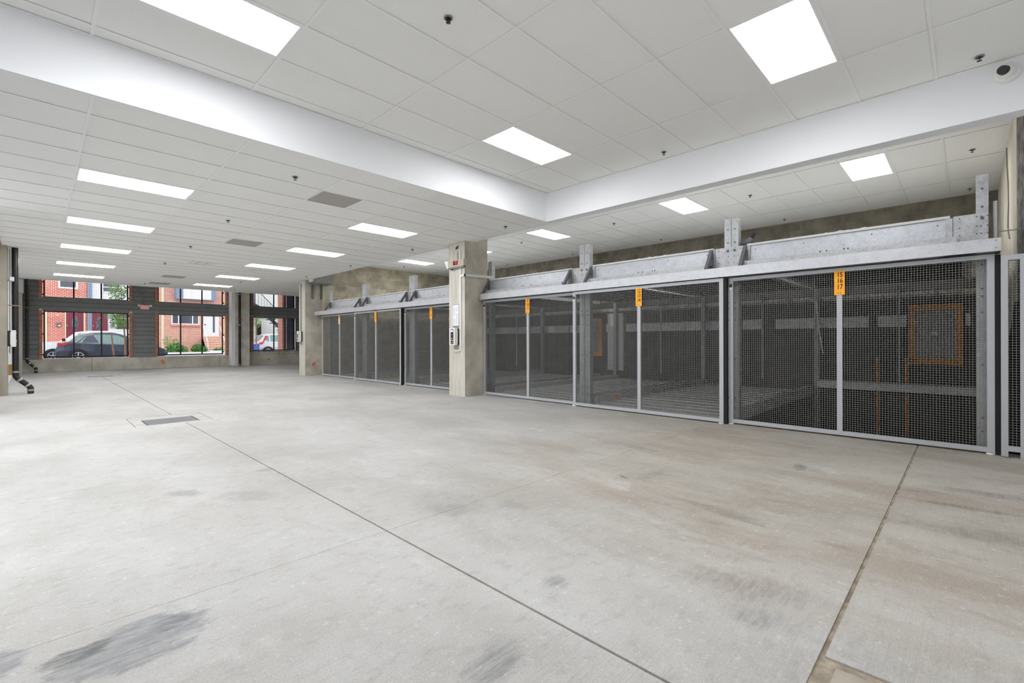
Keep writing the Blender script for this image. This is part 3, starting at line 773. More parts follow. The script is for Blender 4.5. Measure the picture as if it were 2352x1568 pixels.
gate(5.022, 7.480, 6.76, 6.184, 'wire mesh lift gate touching the middle column on its right, orange plate 9 10 11', ['9', '10', '11'], False)
gate(8.06, 10.61, 6.782, 9.42, 'grey wire mesh lift gate just beyond the middle column, partly hidden by it', ['6', '7', '8'], False)
gate(10.655, 13.217, 6.70, 11.95, 'grey wire mesh lift gate in the middle of the far set, black rubber edge', ['3', '4', '5'], True)
gate(13.22, 15.66, 6.78, 14.37, 'farthest grey wire mesh lift gate, its number plate half white', ['1', '2'], False, pale_half=True)
sp_ = thing('side_screen', 'narrow fixed grey mesh screen cut off by the right edge', 'screen', (6.7, -.36, 0)); xs_ = 6.70
MB().box(xs_, -.29, -.0075+.014, xs_+.045, -.241, 2.0).build('stile', M['gate'], sp_); MB().box(xs_, -.52, .0005, xs_+.045, -.371, 2.0).build('stile', M['gate'], sp_)
MB().box(xs_+.001, -.371, 1.948, xs_+.044, -.29, 2.0).build('top_rail', M['gate'], sp_); MB().box(xs_+.001, -.371, .062, xs_+.044, -.29, .115).build('bottom_rail', M['gate'], sp_)
mm = MB(); wires(mm, -.371, -.29, .115, 1.948, xs_+.02, .0254, .0036, 'y'); tag(mm.build('wire_mesh', M['wire'], sp_), kind='stuff')

# ------------------------------------------------------------------ lift steelwork above the gates
def door_track(y0, y1, label):
    t = thing('door_track', label, 'track', (6.66, (y0+y1)/2, 2.04))
    MB().box(6.645, y0, 2.042, 6.651, y1, 2.172).build('face', M['galv'], t)
    MB().box(6.651, y0+.002, 2.042, 6.90, y1-.002, 2.048).build('soffit', M['galvd'], t)
    MB().box(6.651, y0+.002, 2.166, 6.90, y1-.002, 2.172).build('top_plate', M['galv2'], t)
    for s_ in range(1, 3):
        y = y0+(y1-y0)*s_/3
        MB().box(6.6438, y-.04, 2.05, 6.645, y+.04, 2.164).build('splice_plate', M['galv'], t)
    b = MB()
    for z in (2.075, 2.145):
        b.tube([(6.645, y0+.035, z), (6.638, y0+.035, z)], .007, 8)
    b.build('bolt', M['galvd'], t)
    for y in (y0+.3, (y0+y1)/2, y1-.4):
        MB().box(6.66, y-.12, 2.03, 6.70, y+.12, 2.042).build('guide', M['rubber'], t)
    return t
door_track(-.242, 7.488, 'long galvanised track beam above the three near gates')
door_track(8.03, 15.95, 'galvanised track beam above the far gates beyond the middle column')
def bolts(mb, x, ylist, zlist, r=.008, d=.006):
    for y in ylist:
        for z in zlist: mb.tube([(x, y, z), (x-d, y, z)], r, 8)
def bracket(y, parent, w_=.045):
    # triangular stay in the xz-plane: foot on the track, head on the girder
    MB().prism([(6.70, 2.173), (6.755, 2.173), (6.935, 2.43), (6.935, 2.485), (6.915, 2.485)], 'y', y-w_/2, y+w_/2).build('stay', M['bracket'], parent)
    MB().box(6.90, y-w_*.8, 2.173, 6.935, y+w_*.8, 2.42).build('stay_post', M['bracket'], parent)
def girder(y0, y1, label, ledge, brk):
    t = thing('header_girder', label, 'beam', (6.96, (y0+y1)/2, 2.17))
    MB().box(6.95, y0, 2.173, 6.958, y1, 2.478).build('web', M['galvweb'], t)
    MB().box(6.925, y0+.02, 2.478, 7.02, y1-.02, 2.506).build('top_flange', M['conduit'], t)
    for y in (y0, y1-.06): MB().box(6.93, y, 2.173, 6.95, y+.06, 2.476).build('end_angle', M['galv2'], t)
    MB().box(6.80, ledge[0], 2.173, 6.806, ledge[1], 2.252).build('ledge_face', M['galv2'], t); MB().box(6.806, ledge[0], 2.246, 6.90, ledge[1], 2.252).build('ledge_top', M['galvd'], t)
    b = MB(); ym = (y0+y1)/2
    bolts(b, 6.95, (y0+.12, ym-.35, ym+.35, y1-.12), (2.235, 2.42), .007, .004); bolts(b, 6.95, (ym-.12, ym-.08, ym+.1, ym+.17), (2.26, 2.285), .009, .003)
    b.build('bolt', M['black'], t)
    for y in brk: bracket(y, t)
    c = MB()
    for q in range(4):
        yy = ym-.3+q*.13+random.uniform(-.04, .04); c.prism([(yy, 2.506), (yy+random.uniform(.03, .1), 2.506), (yy+random.uniform(.02, .06), 2.508+random.uniform(.003, .012)), (yy+.008, 2.512)], 'x', 6.93+random.uniform(0, .02), 6.97+random.uniform(0, .02))
    c.build('grout_crumbs', M['white'], t)
    return t
girder(.11, 2.21, 'wide galvanised girder next to the side wall, above the nearest gate', (.075, 2.2), (2.215,))
girder(2.63, 4.78, 'galvanised girder above the middle one of the three near gates', (2.66, 4.77), (2.68, 4.80))
girder(5.21, 7.50, 'galvanised girder that starts right behind the middle column', (5.36, 7.485), (5.26, 7.48))
girder(8.10, 10.34, 'galvanised girder above the gate just beyond the middle column', (8.1, 10.36), (10.30,))
girder(10.68, 12.88, 'galvanised girder above the middle gate of the far set', (10.9, 12.9), (10.72, 12.85))
girder(13.24, 15.40, 'galvanised girder above the farthest gate', (13.4, 15.42), (13.28, 15.36))
def post(y0, y1, x0, top, label, single=False, gus=None):
    t = thing('lift_post', label, 'post', ((x0+.05), (y0+y1)/2, 0)); ym = (y0+y1)/2
    def chan(a, b):
        m = MB(); m.box(x0, a, -.2, x0+.006, b, top); m.box(x0+.006, a, -.2, x0+.10, a+.006, top); m.box(x0+.006, b-.006, -.2, x0+.10, b, top); return m
    if single: chan(y0, y1).build('channel', M['galv2'], t)
    else: chan(y0, ym-.003).build('channel', M['galv2'], t); chan(ym+.003, y1).build('channel', M['galv2'], t)
    if gus: MB().box(x0-.012, gus[0], 2.174, x0-.002, gus[1], 2.493).build('gusset_plate', M['galv2'], t)
    b = MB()
    ys = [ym] if single else [(y0+ym)/2, (ym+y1)/2]
    bolts(b, x0, ys, [.2, .34, .9, 1.45, 1.62, 1.7, 1.95, 2.56, 2.75], .0115, .003)
    if gus: bolts(b, x0-.012, ys, (2.44,), .016, .01); bolts(b, x0-.012, [gus[0]+.05, gus[1]-.05, ym-.04, ym+.04], (2.28, 2.36, 2.46), .007, .003)
    b.build('bolt', M['holes'], t); return t
post(-.163, -.069, 6.95, 2.90, 'galvanised lift post at the side wall end of the row', True, (-.158, .105))
pp = post(2.31, 2.502, 6.95, 2.903, 'galvanised double lift post with the pigeon beside it', False, (2.222, 2.625)); MB().box(6.952, 2.2, 2.487, 7.115, 2.305, 2.4935).build('cap_plate', M['galvd'], pp)
post(4.845, 5.065, 6.95, 2.903, 'galvanised double lift post second from the side wall end, no bird', False, (4.80, 5.20))
post(7.55, 7.66, 7.08, 2.93, 'dark lift post just behind the middle column', True)
post(10.38, 10.633, 6.95, 2.90, 'galvanised double lift post nearest in the far set of gates', False, (10.35, 10.67))
post(12.93, 13.19, 6.95, 2.885, 'galvanised double lift post before the farthest gate', False, (12.9, 13.23))
post(15.43, 15.53, 6.95, 2.872, 'galvanised lift post against the far block wall', True)
st = thing('conduit_stub', 'short white conduit stub behind the track by the side wall', 'conduit', (7.05, -.215, 2.0)); MB().tube([(7.05, -.215, 1.9), (7.05, -.215, 2.62)], .017, 8).build('tube', M['conduit'], st); MB().box(7.044, YW-.003, 2.29, 7.056, -.23, 2.30).build('clip', M['grey'], st)

# ------------------------------------------------------------------ inside the lift bays
bays = [(-.05, 2.36, 'the gate nearest the side wall'), (2.46, 4.9, 'the middle one of the near gates'), (5.02, 7.5, 'the gate touching the middle column'), (8.06, 10.42, 'the gate just beyond the middle column'), (10.6, 12.96, 'the middle gate of the far set'), (13.16, 15.5, 'the farthest gate')]
def pallet(y0, y1, z, label, deck_m, marks=True):
    t = thing('parking_pallet', label, 'pallet', (9.6, (y0+y1)/2, z)); x0, x1 = 7.12, 12.1
    d = MB(); n = 28
    for k in range(n):
        a = x0+(x1-x0)*k/n; bb = a+(x1-x0)/n
        h = .02 if k % 2 else 0
        d.box(a, y0+.1, z-.03+h, bb, y1-.1, z-.005+h)
    d.build('ribbed_deck', deck_m, t)
    if not marks: MB().box(x0, y0+.1, z-.05, x1, y1-.1, z-.032).build('underside', M['under'], t)  # dark sheet added below the deck for its unlit underside
    for (a, b) in ((y0, y0+.1), (y1-.1, y1)):
        MB().box(x0, a, z-.08, x1, b, z+.12).build('side_rail', deck_m, t)
    MB().box(x0-.02, y0+.1, z-.08, x0, y1-.1, z-.002).build('front_lip', deck_m, t)
    if not marks:
        for yy in (y0-.006, y1-.09): MB().box(x1, yy, z-.05, 12.2, yy+.096, z+.05).build('lifting_lug', M['galvd'], t)
    if marks: MB().box(7.7, y1-.106, z+.0, 7.8, y1-.1, z+.09).build('reflector', M['orange2'], t)
    return t
for i, (a, b, nm) in enumerate(bays):
    if i: pallet(a, b, .03, 'steel car pallet lying at floor level behind '+nm, M['pallet'])
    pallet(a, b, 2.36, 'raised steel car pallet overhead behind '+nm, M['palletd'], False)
wp = thing('wall_stripe', 'white stripe board along the back wall of the lift bays', 'board', (WALLX-.02, 6, 1.43))
for (a, b) in ((-.05, .02), (.88, 1.35), (1.5, 3.3), (3.62, 4.05), (4.5, 8.06), (8.75, 9.5), (9.55, 15.6)): MB().box(WALLX-.03, a, 1.43, WALLX-.013, b, 1.665).build('panel', M['white'], wp)
rp = thing('rear_pipe', 'pale horizontal pipe along the back wall of the lift bays', 'pipe', (WALLX-.12, 7, 2.05)); MB().tube([(WALLX-.12, -.38, 2.07), (WALLX-.12, 15.9, 2.1)], .058, 12).build('tube', M['column'], rp)
for y in (.4, 2.9, 5.4, 7.9, 10.4, 12.9, 15.2): MB().tube([(WALLX-.12, y, 2.075), (WALLX-.12, y+.06, 2.075)], .068, 12).build('coupling', M['grey'], rp)
for y0, lb in ((.053, 'orange framed access panel on the back wall behind the gate nearest the side wall'), (8.215, 'orange framed access panel on the back wall far behind the middle near gate')):
    t = thing('access_panel', lb, 'panel', (WALLX-.05, y0+.4, .68)); x = WALLX-.07
    for (a, b, c, d) in ((y0, .67, y0+.1, 1.87), (y0+.7, .67, y0+.8, 1.87), (y0+.1, .67, y0+.7, .80), (y0+.1, 1.76, y0+.7, 1.87)): MB().box(x, a, b, x+.05, c, d).build('frame_bar', M['orange2'], t)
    MB().box(x+.02, y0+.1, .80, x+.03, y0+.7, 1.76).build('infill', M['grey'], t); MB().box(x+.012, y0+.36, 1.25, x+.02, y0+.46, 1.32).build('placard', M['white'], t)
def rear_post(y, m, z0, z1, r, label):
    t = thing('rear_post', label, 'post', (WALLX-.3, y, z0)); MB().tube([(WALLX-.3, y, z0), (WALLX-.3, y, z1)], r, 8).build('tube', M[m], t); MB().box(WALLX-.34, y-.03, z1-.02, WALLX-.008, y+.03, z1+.06).build('head', M['grey'], t); return t
for y, lb in ((.98, 'thin grey rod left of the orange panel behind the gate nearest the side wall'), (3.52, 'thin pale rear rod seen through the left half of the gate nearest the side wall'), (6.12, 'thin pale rear rod seen through the middle near gate'), (11.7, 'thin pale rear rod seen through the gate touching the middle column')): rear_post(y, 'conduit', .25, 2.2, .016, lb)
for y, lb in ((1.33, 'orange guard tube standing alone behind the gate nearest the side wall'), (.87, 'orange guard tube below the grey rod behind the gate nearest the side wall')): rear_post(y, 'orange2', -1.8, .75, .026, lb)
rb = thing('rear_beam', 'grey steel cross beam low at the rear of the pit behind the gate nearest the side wall', 'beam', (12.1, 1.1, .2)); MB().box(12.06, -.36, .12, 12.16, 2.36, .27).build('web', M['palletd'], rb); MB().box(12.04, -.36, .27, 12.18, 2.36, .285).build('flange', M['pallet'], rb)
ec = thing('electric_cabinet', 'tall grey electrical cabinet at the back wall seen through the middle near gate', 'cabinet', (WALLX-.1, 7.7, .2)); MB().box(WALLX-.16, 7.38, .25, WALLX-.02, 7.95, 2.0).build('body', M['grey'], ec); MB().box(WALLX-.17, 7.40, .27, WALLX-.16, 7.93, 1.98).build('door', M['pallet'], ec); MB().box(WALLX-.21, 7.67, 1.6, WALLX-.17, 7.83, 1.98).build('terminal_box', M['white'], ec)
hc = thing('hanging_chain', 'bright steel chain hanging inside the lift behind the gate nearest the side wall', 'chain', (8.6, 1.75, 1.0)); lk = MB()
for k in range(64):
    z = 2.29-k*.021; y = 1.73-.0006*k-.00002*k*k; a = .012
    if k % 2: lk.tube([(8.6, y-a*.6, z-.012), (8.6, y-a*.6, z+.012), (8.6, y+a*.6, z+.012), (8.6, y+a*.6, z-.012), (8.6, y-a*.6, z-.012)], .0035, 5)
    else: lk.tube([(8.6-a*.6, y, z-.012), (8.6-a*.6, y, z+.012), (8.6+a*.6, y, z+.012), (8.6+a*.6, y, z-.012), (8.6-a*.6, y, z-.012)], .0035, 5)
tag(lk.build('links', M['galv'], hc), kind='stuff')
# mid-depth columns of the lift frames
for i, y in enumerate((2.41, 4.95, 7.6, 10.5, 13.06, 15.55)):
    t = thing('rear_frame_post', ['rear galvanised lift post seen past the left edge of the nearest gate', 'rear galvanised lift post seen through the gate touching the middle column', 'rear galvanised lift post behind the middle column', 'rear galvanised lift post in the far set, nearest', 'rear galvanised lift post in the far set, farthest', 'rear galvanised lift post against the far block wall'][i], 'post', (12.2, y, 0))
    MB().box(12.2, y-.045, -1.8, 12.206, y+.045, 2.9).build('web', M['galvd'], t); MB().box(12.206, y-.045, -1.8, 12.29, y-.039, 2.9).build('flange', M['galvd'], t); MB().box(12.206, y+.039, -1.8, 12.29, y+.045, 2.9).build('flange', M['galvd'], t)

# pigeon on the gusset plate
pg = thing('pigeon', 'dark headed grey pigeon sitting behind the post on the steelwork', 'bird', (7.100, 2.2050, 2.4939))
path = [(7.100, 2.3490, 2.5371), (7.100, 2.3130, 2.5431), (7.100, 2.2650, 2.5611), (7.100, 2.2230, 2.5791), (7.100, 2.1930, 2.6031), (7.100, 2.1714, 2.6331), (7.100, 2.1594, 2.6571), (7.100, 2.1510, 2.6751), (7.100, 2.1402, 2.6811)]
MB().tube(path, [.006, .018, .036, .042, .038, .026, .02, .019, .008], 12).build('body', mat('pigeon_grey', lin(120, 122, 128), .7), pg, smooth=True)
MB().tube([(7.100, 2.1834, 2.6187), (7.100, 2.1690, 2.6391), (7.100, 2.1582, 2.6595), (7.100, 2.1486, 2.6787), (7.100, 2.1378, 2.6835)], [.034, .028, .0225, .0215, .008], 12).build('hood', mat('pigeon_hood', lin(38, 38, 42), .6), pg, smooth=True)
MB().tube([(7.100, 2.1414, 2.6799), (7.100, 2.1186, 2.6727)], [.006, .001], 6).build('beak', M['black'], pg)
MB().tube([(7.100, 2.2650, 2.5431), (7.100, 2.3370, 2.5311), (7.100, 2.3970, 2.5191)], [.03, .02, .006], 8).build('tail', M['bracket'], pg)
for y in (2.225, 2.25): MB().tube([(7.09, y, 2.55), (7.09, y-.003, 2.4937)], .003, 5).build('leg', M['copper'], pg)

# ------------------------------------------------------------------ the street outside
M['asphalt'] = mat('asphalt', lin(150, 150, 152), .9, c2=lin(132, 132, 135), scale=6)
M['walk'] = mat('pavement', lin(212, 208, 202), .9, c2=lin(196, 192, 186), scale=2)
M['brickA'] = make_brick_tex('brick_red', lin(206, 106, 88), lin(188, 88, 72), lin(244, 218, 206))
M['brickB'] = make_brick_tex('brick_salmon', lin(212, 150, 130), lin(198, 126, 106), lin(236, 210, 196))
M['brickC'] = make_brick_tex('brick_pier', lin(190, 112, 92), lin(168, 92, 74), lin(214, 184, 168))
M['trimw'] = mat('white_trim', lin(236, 236, 240), .6)
M['sidw'] = mat('white_siding', lin(228, 230, 238), .7)
M['stucco'] = mat('pale_stucco', lin(214, 220, 218), .9)
M['maroon'] = mat('maroon_door', lin(122, 44, 62), .5)
M['glassd'] = mat('window_glass', lin(84, 88, 98), .12)
M['lace'] = mat('leaded_glass', lin(120, 128, 132), .2, c2=lin(40, 44, 48), scale=18)
M['cream'] = mat('cream_trim', lin(232, 216, 190), .7)
M['carblack'] = mat('car_paint_black', lin(72, 77, 90), .16, .3)
M['carsilver'] = mat('car_paint_silver', lin(206, 208, 214), .3, .2)
M['carwhite'] = mat('car_paint_white', lin(236, 238, 244), .3)
M['carglass'] = mat('car_glass', lin(120, 148, 146), .08)
M['tail'] = mat('tail_lamp', lin(220, 30, 44), .3)
M['tyre'] = mat('tyre', lin(28, 28, 30), .8)
M['rim'] = mat('alloy_rim', lin(200, 202, 208), .3, .4)
M['leaf'] = mat('leaf_green', lin(92, 140, 64), .6, c2=lin(140, 176, 96), scale=4)
M['leaf2'] = mat('leaf_hedge', lin(64, 128, 52), .6, c2=lin(112, 166, 84), scale=4)
M['bark'] = mat('bark', lin(150, 122, 100), .9)
M['teal'] = mat('teal_band', lin(92, 168, 150), .7)
M['blue'] = mat('blue_bin', lin(48, 96, 190), .5)
M['greyblue'] = mat('greyblue_panel', lin(132, 146, 168), .7)

struct('street', MB().box(-30, 29.5, -.35, 45, 39.6, .04), M['asphalt'])
struct('sidewalk', MB().box(-30, YF+.36, -.35, 45, 29.5, .18), M['walk'])
struct('sidewalk_far', MB().box(-30, 39.6, -.35, 45, 60, .30), M['walk'])

def window_ext(parent, x0, x1, z0, z1, y, fw=.07, mul=(), m='trimw', rail=None, glass='glassd'):
    w_ = MB(); w_.box(x0, y-.05, z0, x0+fw, y-.002, z1); w_.box(x1-fw, y-.05, z0, x1, y-.002, z1); w_.box(x0+fw, y-.05, z0, x1-fw, y-.002, z0+fw); w_.box(x0+fw, y-.05, z1-fw, x1-fw, y-.002, z1)
    for q in mul: w_.box(q-fw*.4, y-.049, z0+fw, q+fw*.4, y-.002, z1-fw)
    if rail: w_.box(x0+fw, y-.045, rail-.025, x1-fw, y-.002, rail+.025)
    o = w_.build('window', M[m], parent); MB().box(x0+fw, y-.02, z0+fw, x1-fw, y-.004, z1-fw).build('pane', M[glass], o); return o
H1 = 43.0
# red brick house with the left maroon door
hA = thing('brick_house', 'red brick row house with a maroon oval-glass door behind the dark sedan', 'house', (1, H1, .3))
MB().box(-8, H1, .3, 2.40, H1+8, 9).build('wall', M['brickA'], hA)
window_ext(hA, .99, 1.95, 4.72, 6.2, H1, .1, rail=5.4)
window_ext(hA, -2.6, -1.5, 4.72, 6.2, H1, .1, rail=5.4)
MB().box(.34, H1-.05, .3, .47, H1-.002, 3.4).build('downspout', M['cream'], hA)
def oval_door(parent, x0, x1, z0, z1, y, oc):
    d = MB().box(x0, y-.06, z0, x1, y-.005, z1).build('door', M['maroon'], parent)
    MB().ball((oc, y-.06, z0+1.15), .17, .02, .5, 16, 10).build('oval_glass', M['lace'], d)
    for z in (z0+.28, z0+1.95):
        MB().tube([(x0+.12, y-.062, z), ((x0+x1)/2, y-.062, z+.12*(1 if z < 1.5 else -1)), (x1-.12, y-.062, z)], .012, 5).build('moulding', M['brickA'], d)
    MB().tube([(x0+.06, y-.06, z0+1.0), (x0+.06, y-.1, z0+1.0)], .03, 8).build('knob', M['rim'], d)
    return d
oval_door(hA, 1.36, 2.23, 1.25, 3.35, H1, 1.80)
f = MB(); f.box(1.30, H1-.07, 1.2, 1.36, H1-.003, 3.45); f.box(2.23, H1-.07, 1.2, 2.30, H1-.003, 3.45); f.box(1.36, H1-.07, 3.35, 2.23, H1-.003, 3.45); f.build('door_trim', M['cream'], hA)
mbx = MB().box(.9, H1-.12, 2.18, 1.11, H1-.003, 2.45).build('mailbox', M['bracket'], hA); MB().box(.98, H1-.125, 2.2, 1.09, H1-.12, 2.28).build('flap', M['white'], mbx)
MB().tube([(.96, H1-.002, 2.94), (.96, H1-.05, 2.94)], .05, 12).build('porch_lamp', M['white'], hA)
MB().box(.8, H1-1.4, .3, 2.38, H1-.001, 1.22).build('stoop', M['brickA'], hA)
# white house with the right maroon door
hB = thing('white_house', 'white sided row house with a maroon oval-glass door and young street tree in front', 'house', (4, H1, .3))
bd = MB()
MB().box(2.42, H1+.01, .3, 6.36, H1+8, 9).build('wall', M['sidw'], hB)
for kk in range(44):
    z = .32+kk*.2; bd.prism([(H1-.018, z), (H1+.009, z), (H1+.009, z+.198), (H1-.004, z+.198)], 'x', 2.66, 6.34)
tag(bd.build('clapboards', M['sidw'], hB), kind='stuff')
MB().box(2.44, H1-.1, .3, 2.65, H1-.02, 9).build('corner_board', M['greyblue'], hB)
oval_door(hB, 2.65, 3.47, 1.25, 3.35, H1-.02, 3.03)
window_ext(hB, 3.85, 5.2, 1.95, 3.5, H1-.02, .1, rail=2.82); window_ext(hB, 3.16, 4.2, 4.6, 6.2, H1-.02, .08, rail=4.98)
MB().box(3.62, H1-.1, 2.15, 3.8, H1-.02, 2.42).build('mailbox', M['grey'], hB)
MB().box(2.6, H1-1.4, .3, 3.6, H1-.03, 1.22).build('stoop', M['walk'], hB)
# salmon brick house with steps
hC = thing('salmon_brick_house', 'salmon brick house with white door, brick steps and triple window', 'house', (8.5, H1, .3))
MB().box(6.36, H1, .3, 11.3, H1+8, 9).build('wall', M['brickB'], hC)
MB().box(6.5, H1-.06, .3, 6.66, H1-.002, 9).build('corner_trim', M['cream'], hC)
window_ext(hC, 7.11, 8.9, 2.48, 3.95, H1, .08, (7.56, 8.46)); MB().box(7.05, H1-.12, 2.34, 8.96, H1-.003, 2.48).build('sill', M['brickA'], hC)
d = MB().box(9.18, H1-.06, 1.58, 10.24, H1-.003, 3.75).build('door', M['trimw'], hC); MB().box(9.80, H1-.065, 1.88, 9.95, H1-.06, 3.3).build('door_glass', M['glassd'], d); MB().tube([(9.28, H1-.06, 2.5), (9.28, H1-.11, 2.5)], .045, 8).build('knob', M['black'], d)
for k in range(7):
    MB().box(9.1, H1-1.55+k*.2, .3, 10.3, H1-.003, .48+k*.18).build('step', M['brickB'], hC)
    MB().box(9.08, H1-1.57+k*.2, .44+k*.18, 10.32, H1-1.36+k*.2, .485+k*.18).build('tread', M['cream'], hC)
for x in (9.1, 10.25): MB().tube([(x, H1-1.75, .3), (x, H1-1.7, 1.1), (x, H1-.3, 2.35), (x, H1-.02, 2.4)], .03, 6).build('handrail', M['trimw'], hC)
bay = MB().box(7.31, H1-.7, 4.38, 9.9, H1-.003, 6.4).build('bay_window', M['greyblue'], hC); MB().box(7.74, H1-.71, 4.42, 9.56, H1-.70, 6.35).build('bay_panel', M['trimw'], bay)
# pale house with outside stair
hD = thing('stucco_house', 'pale stucco house with black outside stair and teal band', 'house', (16, 48, .3))
MB().box(13.2, 48, .3, 24, 56, 9).build('wall', M['stucco'], hD); MB().box(13.2, 47.9, 3.38, 24, 47.998, 3.75).build('band', M['teal'], hD)
window_ext(hD, 14.55, 14.92, 1.75, 2.8, 48, .05, m='black', glass='dark'); window_ext(hD, 13.95, 14.5, 4.6, 6.6, 48, .06)
s_ = MB()
n = 9
for q in range(n):
    x = 14.75+q*(2.9/n); z = 3.55-q*(2.9/n); s_.box(x, 45.5, z-.06, x+.36, 47.2, z)
s_.prism([(14.6, 3.75), (14.6, 3.35), (17.8, .15), (17.8, .55)], 'y', 45.45, 45.5); s_.build('stair', M['black'], hD)
MB().box(13.3, 45.5, 3.5, 14.75, 48, 3.62).build('landing', M['black'], hD)
st2 = MB(); st2.prism([(13.3, 5.0), (13.3, 4.6), (14.6, 4.1), (15.0, 4.1)], 'y', 46.6, 46.65); st2.tube([(14.0, 46.4, 6.0), (16.0, 46.4, 3.9)], .03, 6)
for q in range(7): st2.box(14.2+q*.25, 46.4, 4.2, 14.22+q*.25, 46.42, 5.7-q*.25)
st2.build('balcony_rail', M['black'], hD)
# garage pier and leaf of the side gate just outside the right-hand window
pr = thing('gate_pier', 'salmon brick pier just outside the right street window', 'pier', (9.4, 26.5, .1))
MB().box(9.205, 26.2, .18, 9.60, 26.9, 5).build('shaft', M['brickC'], pr)
gp = thing('street_gate', 'open steel mesh gate leaf beside the brick pier', 'gate', (9.46, 25.8, .6))
for (a, b, c, e_) in ((9.25, .18, 9.29, 4.4), (9.64, .18, 9.68, 4.4), (9.29, .70, 9.64, .75), (9.29, 2.40, 9.64, 2.45), (9.29, 2.9, 9.64, 2.95), (9.44, .75, 9.47, 2.40)): MB().box(a, 25.76, b, c, 25.80, e_).build('frame_bar', M['alum'], gp)
MB().box(9.285, 25.82, .70, 9.7, 25.84, 4.4).build('backing', M['greyblue'], gp)
mm = MB(); wires(mm, 9.29, 9.64, .75, 4.4, 25.775, .05, .005); tag(mm.build('wire_mesh', M['alum'], gp), kind='stuff')

# cars
def car(label, x0, x1, y0, y1, zg, paint, prof, belt, glassx, wheels, rear_left=True, name='car'):
    """prof: list of (t, bottom, shoulder, roof) along the length 0..1"""
    t = thing(name, label, 'car', ((x0+x1)/2, (y0+y1)/2, zg)); L = x1-x0; yc = (y0+y1)/2; hw = (y1-y0)/2
    rings = []
    for (q, b, sh, rf) in prof:
        x = x0+L*q; taper = 1-.16*abs(2*q-1)**3
        h = hw*taper; cab = max(rf-sh, 0); hr = h*(1-.22*min(1, cab/.4)) if cab > .02 else h*.96
        rings.append([(x, yc-h*.92, zg+b), (x, yc-h, zg+(b+sh)/2), (x, yc-h*.97, zg+sh), (x, yc-hr, zg+max(rf, sh+.01)-.03), (x, yc-hr*.7, zg+max(rf, sh+.01)), (x, yc+hr*.7, zg+max(rf, sh+.01)), (x, yc+hr, zg+max(rf, sh+.01)-.03), (x, yc+h*.97, zg+sh), (x, yc+h, zg+(b+sh)/2), (x, yc+h*.92, zg+b)])
    b = MB(); n = 10; vs = [v for r in rings for v in r]; fs = []
    for i in range(len(rings)-1):
        for k in range(n): fs.append((i*n+k, (i+1)*n+k, (i+1)*n+(k+1) % n, i*n+(k+1) % n))
    fs += [tuple(range(n)), tuple(range((len(rings)-1)*n, len(rings)*n))[::-1]]
    b.add(vs, fs); body = b.build('body', M[paint], t)
    # side glass
    for gx in glassx:
        pts = [(x0+L*q, zg+z) for q, z in gx]
        def yat(q, z):
            for (a, c_) in zip(prof, prof[1:]):
                if a[0] <= q <= c_[0]:
                    f_ = (q-a[0])/(c_[0]-a[0]); sh = a[2]+(c_[2]-a[2])*f_; rf = a[3]+(c_[3]-a[3])*f_
                    taper = 1-.16*abs(2*q-1)**3; h = hw*taper; hr = h*(1-.22*min(1, max(rf-sh, 0)/.4))
                    k_ = min(1, max(0, (z-sh)/max(rf-sh-.03, .05))); return h*.97+(hr-h*.97)*k_
            return hw
        for sg in (-1, 1):
            g = MB()
            v1 = [(x0+L*q, yc+sg*(yat(q, z)+.008), zg+z) for q, z in gx]; v2 = [(x0+L*q, yc+sg*(yat(q, z)-.02), zg+z) for q, z in gx]; m_ = len(v1)
            g.add(v1+v2, [tuple(range(m_)), tuple(range(m_, 2*m_))[::-1]]+[(i, (i+1) % m_, m_+(i+1) % m_, m_+i) for i in range(m_)])
            g.build('side_window', M['carglass'], t)
    for q in wheels:
        xw = x0+L*q
        for y, sg in ((y0, 1), (y1, -1)):
            w_ = MB().tube([(xw, y-.01*sg, zg+.33), (xw, y+.2*sg, zg+.33)], .33, 24).build('wheel', M['tyre'], t)
            rm = MB()
            for a in range(5):
                th = a*2*math.pi/5+.3; rm.tube([(xw, y-.02*sg, zg+.33), (xw+.22*math.cos(th), y-.02*sg, zg+.33+.22*math.sin(th))], .03, 6)
            rm.tube([(xw+.225*math.cos(q_*.3927), y-.015*sg, zg+.33+.225*math.sin(q_*.3927)) for q_ in range(17)], .018, 5); tag(rm.build('rim', M['rim'], w_), kind='stuff')
            MB().tube([(xw, y-.006*sg, zg+.35), (xw, y+.03*sg, zg+.35)], .40, 24).build('wheel_arch', M['black'], t)
    return t, L, yc, hw
SED = [(0, .35, .75, .75), (.02, .28, .98, .98), (.06, .25, 1.06, 1.08), (.12, .24, 1.05, 1.16), (.2, .24, 1.02, 1.40), (.32, .24, .98, 1.60), (.45, .24, .95, 1.64), (.55, .24, .93, 1.58), (.66, .24, .92, 1.30), (.74, .24, .90, 1.02), (.88, .25, .84, .90), (.97, .28, .66, .70), (1, .35, .55, .55)]
t, L, yc, hw = car('dark grey sedan parked across the street, seen from the side', .69, 5.47, 34.0, 35.8, .04, 'carblack', SED, 1.0, [[(.13, 1.1), (.17, 1.1), (.235, 1.42), (.19, 1.36)], [(.18, 1.07), (.37, 1.02), (.37, 1.53), (.30, 1.52), (.245, 1.43)], [(.385, 1.01), (.6, .97), (.585, 1.32), (.52, 1.48), (.385, 1.535)]], (.18, .80))
MB().prism([(.73, 1.0), (.76, 1.12), (1.2, 1.06), (1.0, .97)], 'y', 34.02, 34.14).build('tail_lamp', M['tail'], t)
MB().box(3.5, 33.86, 1.08, 3.66, 33.99, 1.22).build('mirror', M['carblack'], t)
MB().tube([(1.5, 34.25, 1.5), (2.1, 34.25, 1.66), (3.0, 34.25, 1.68), (3.7, 34.2, 1.45)], .03, 6).build('roof_trim', M['rim'], t)
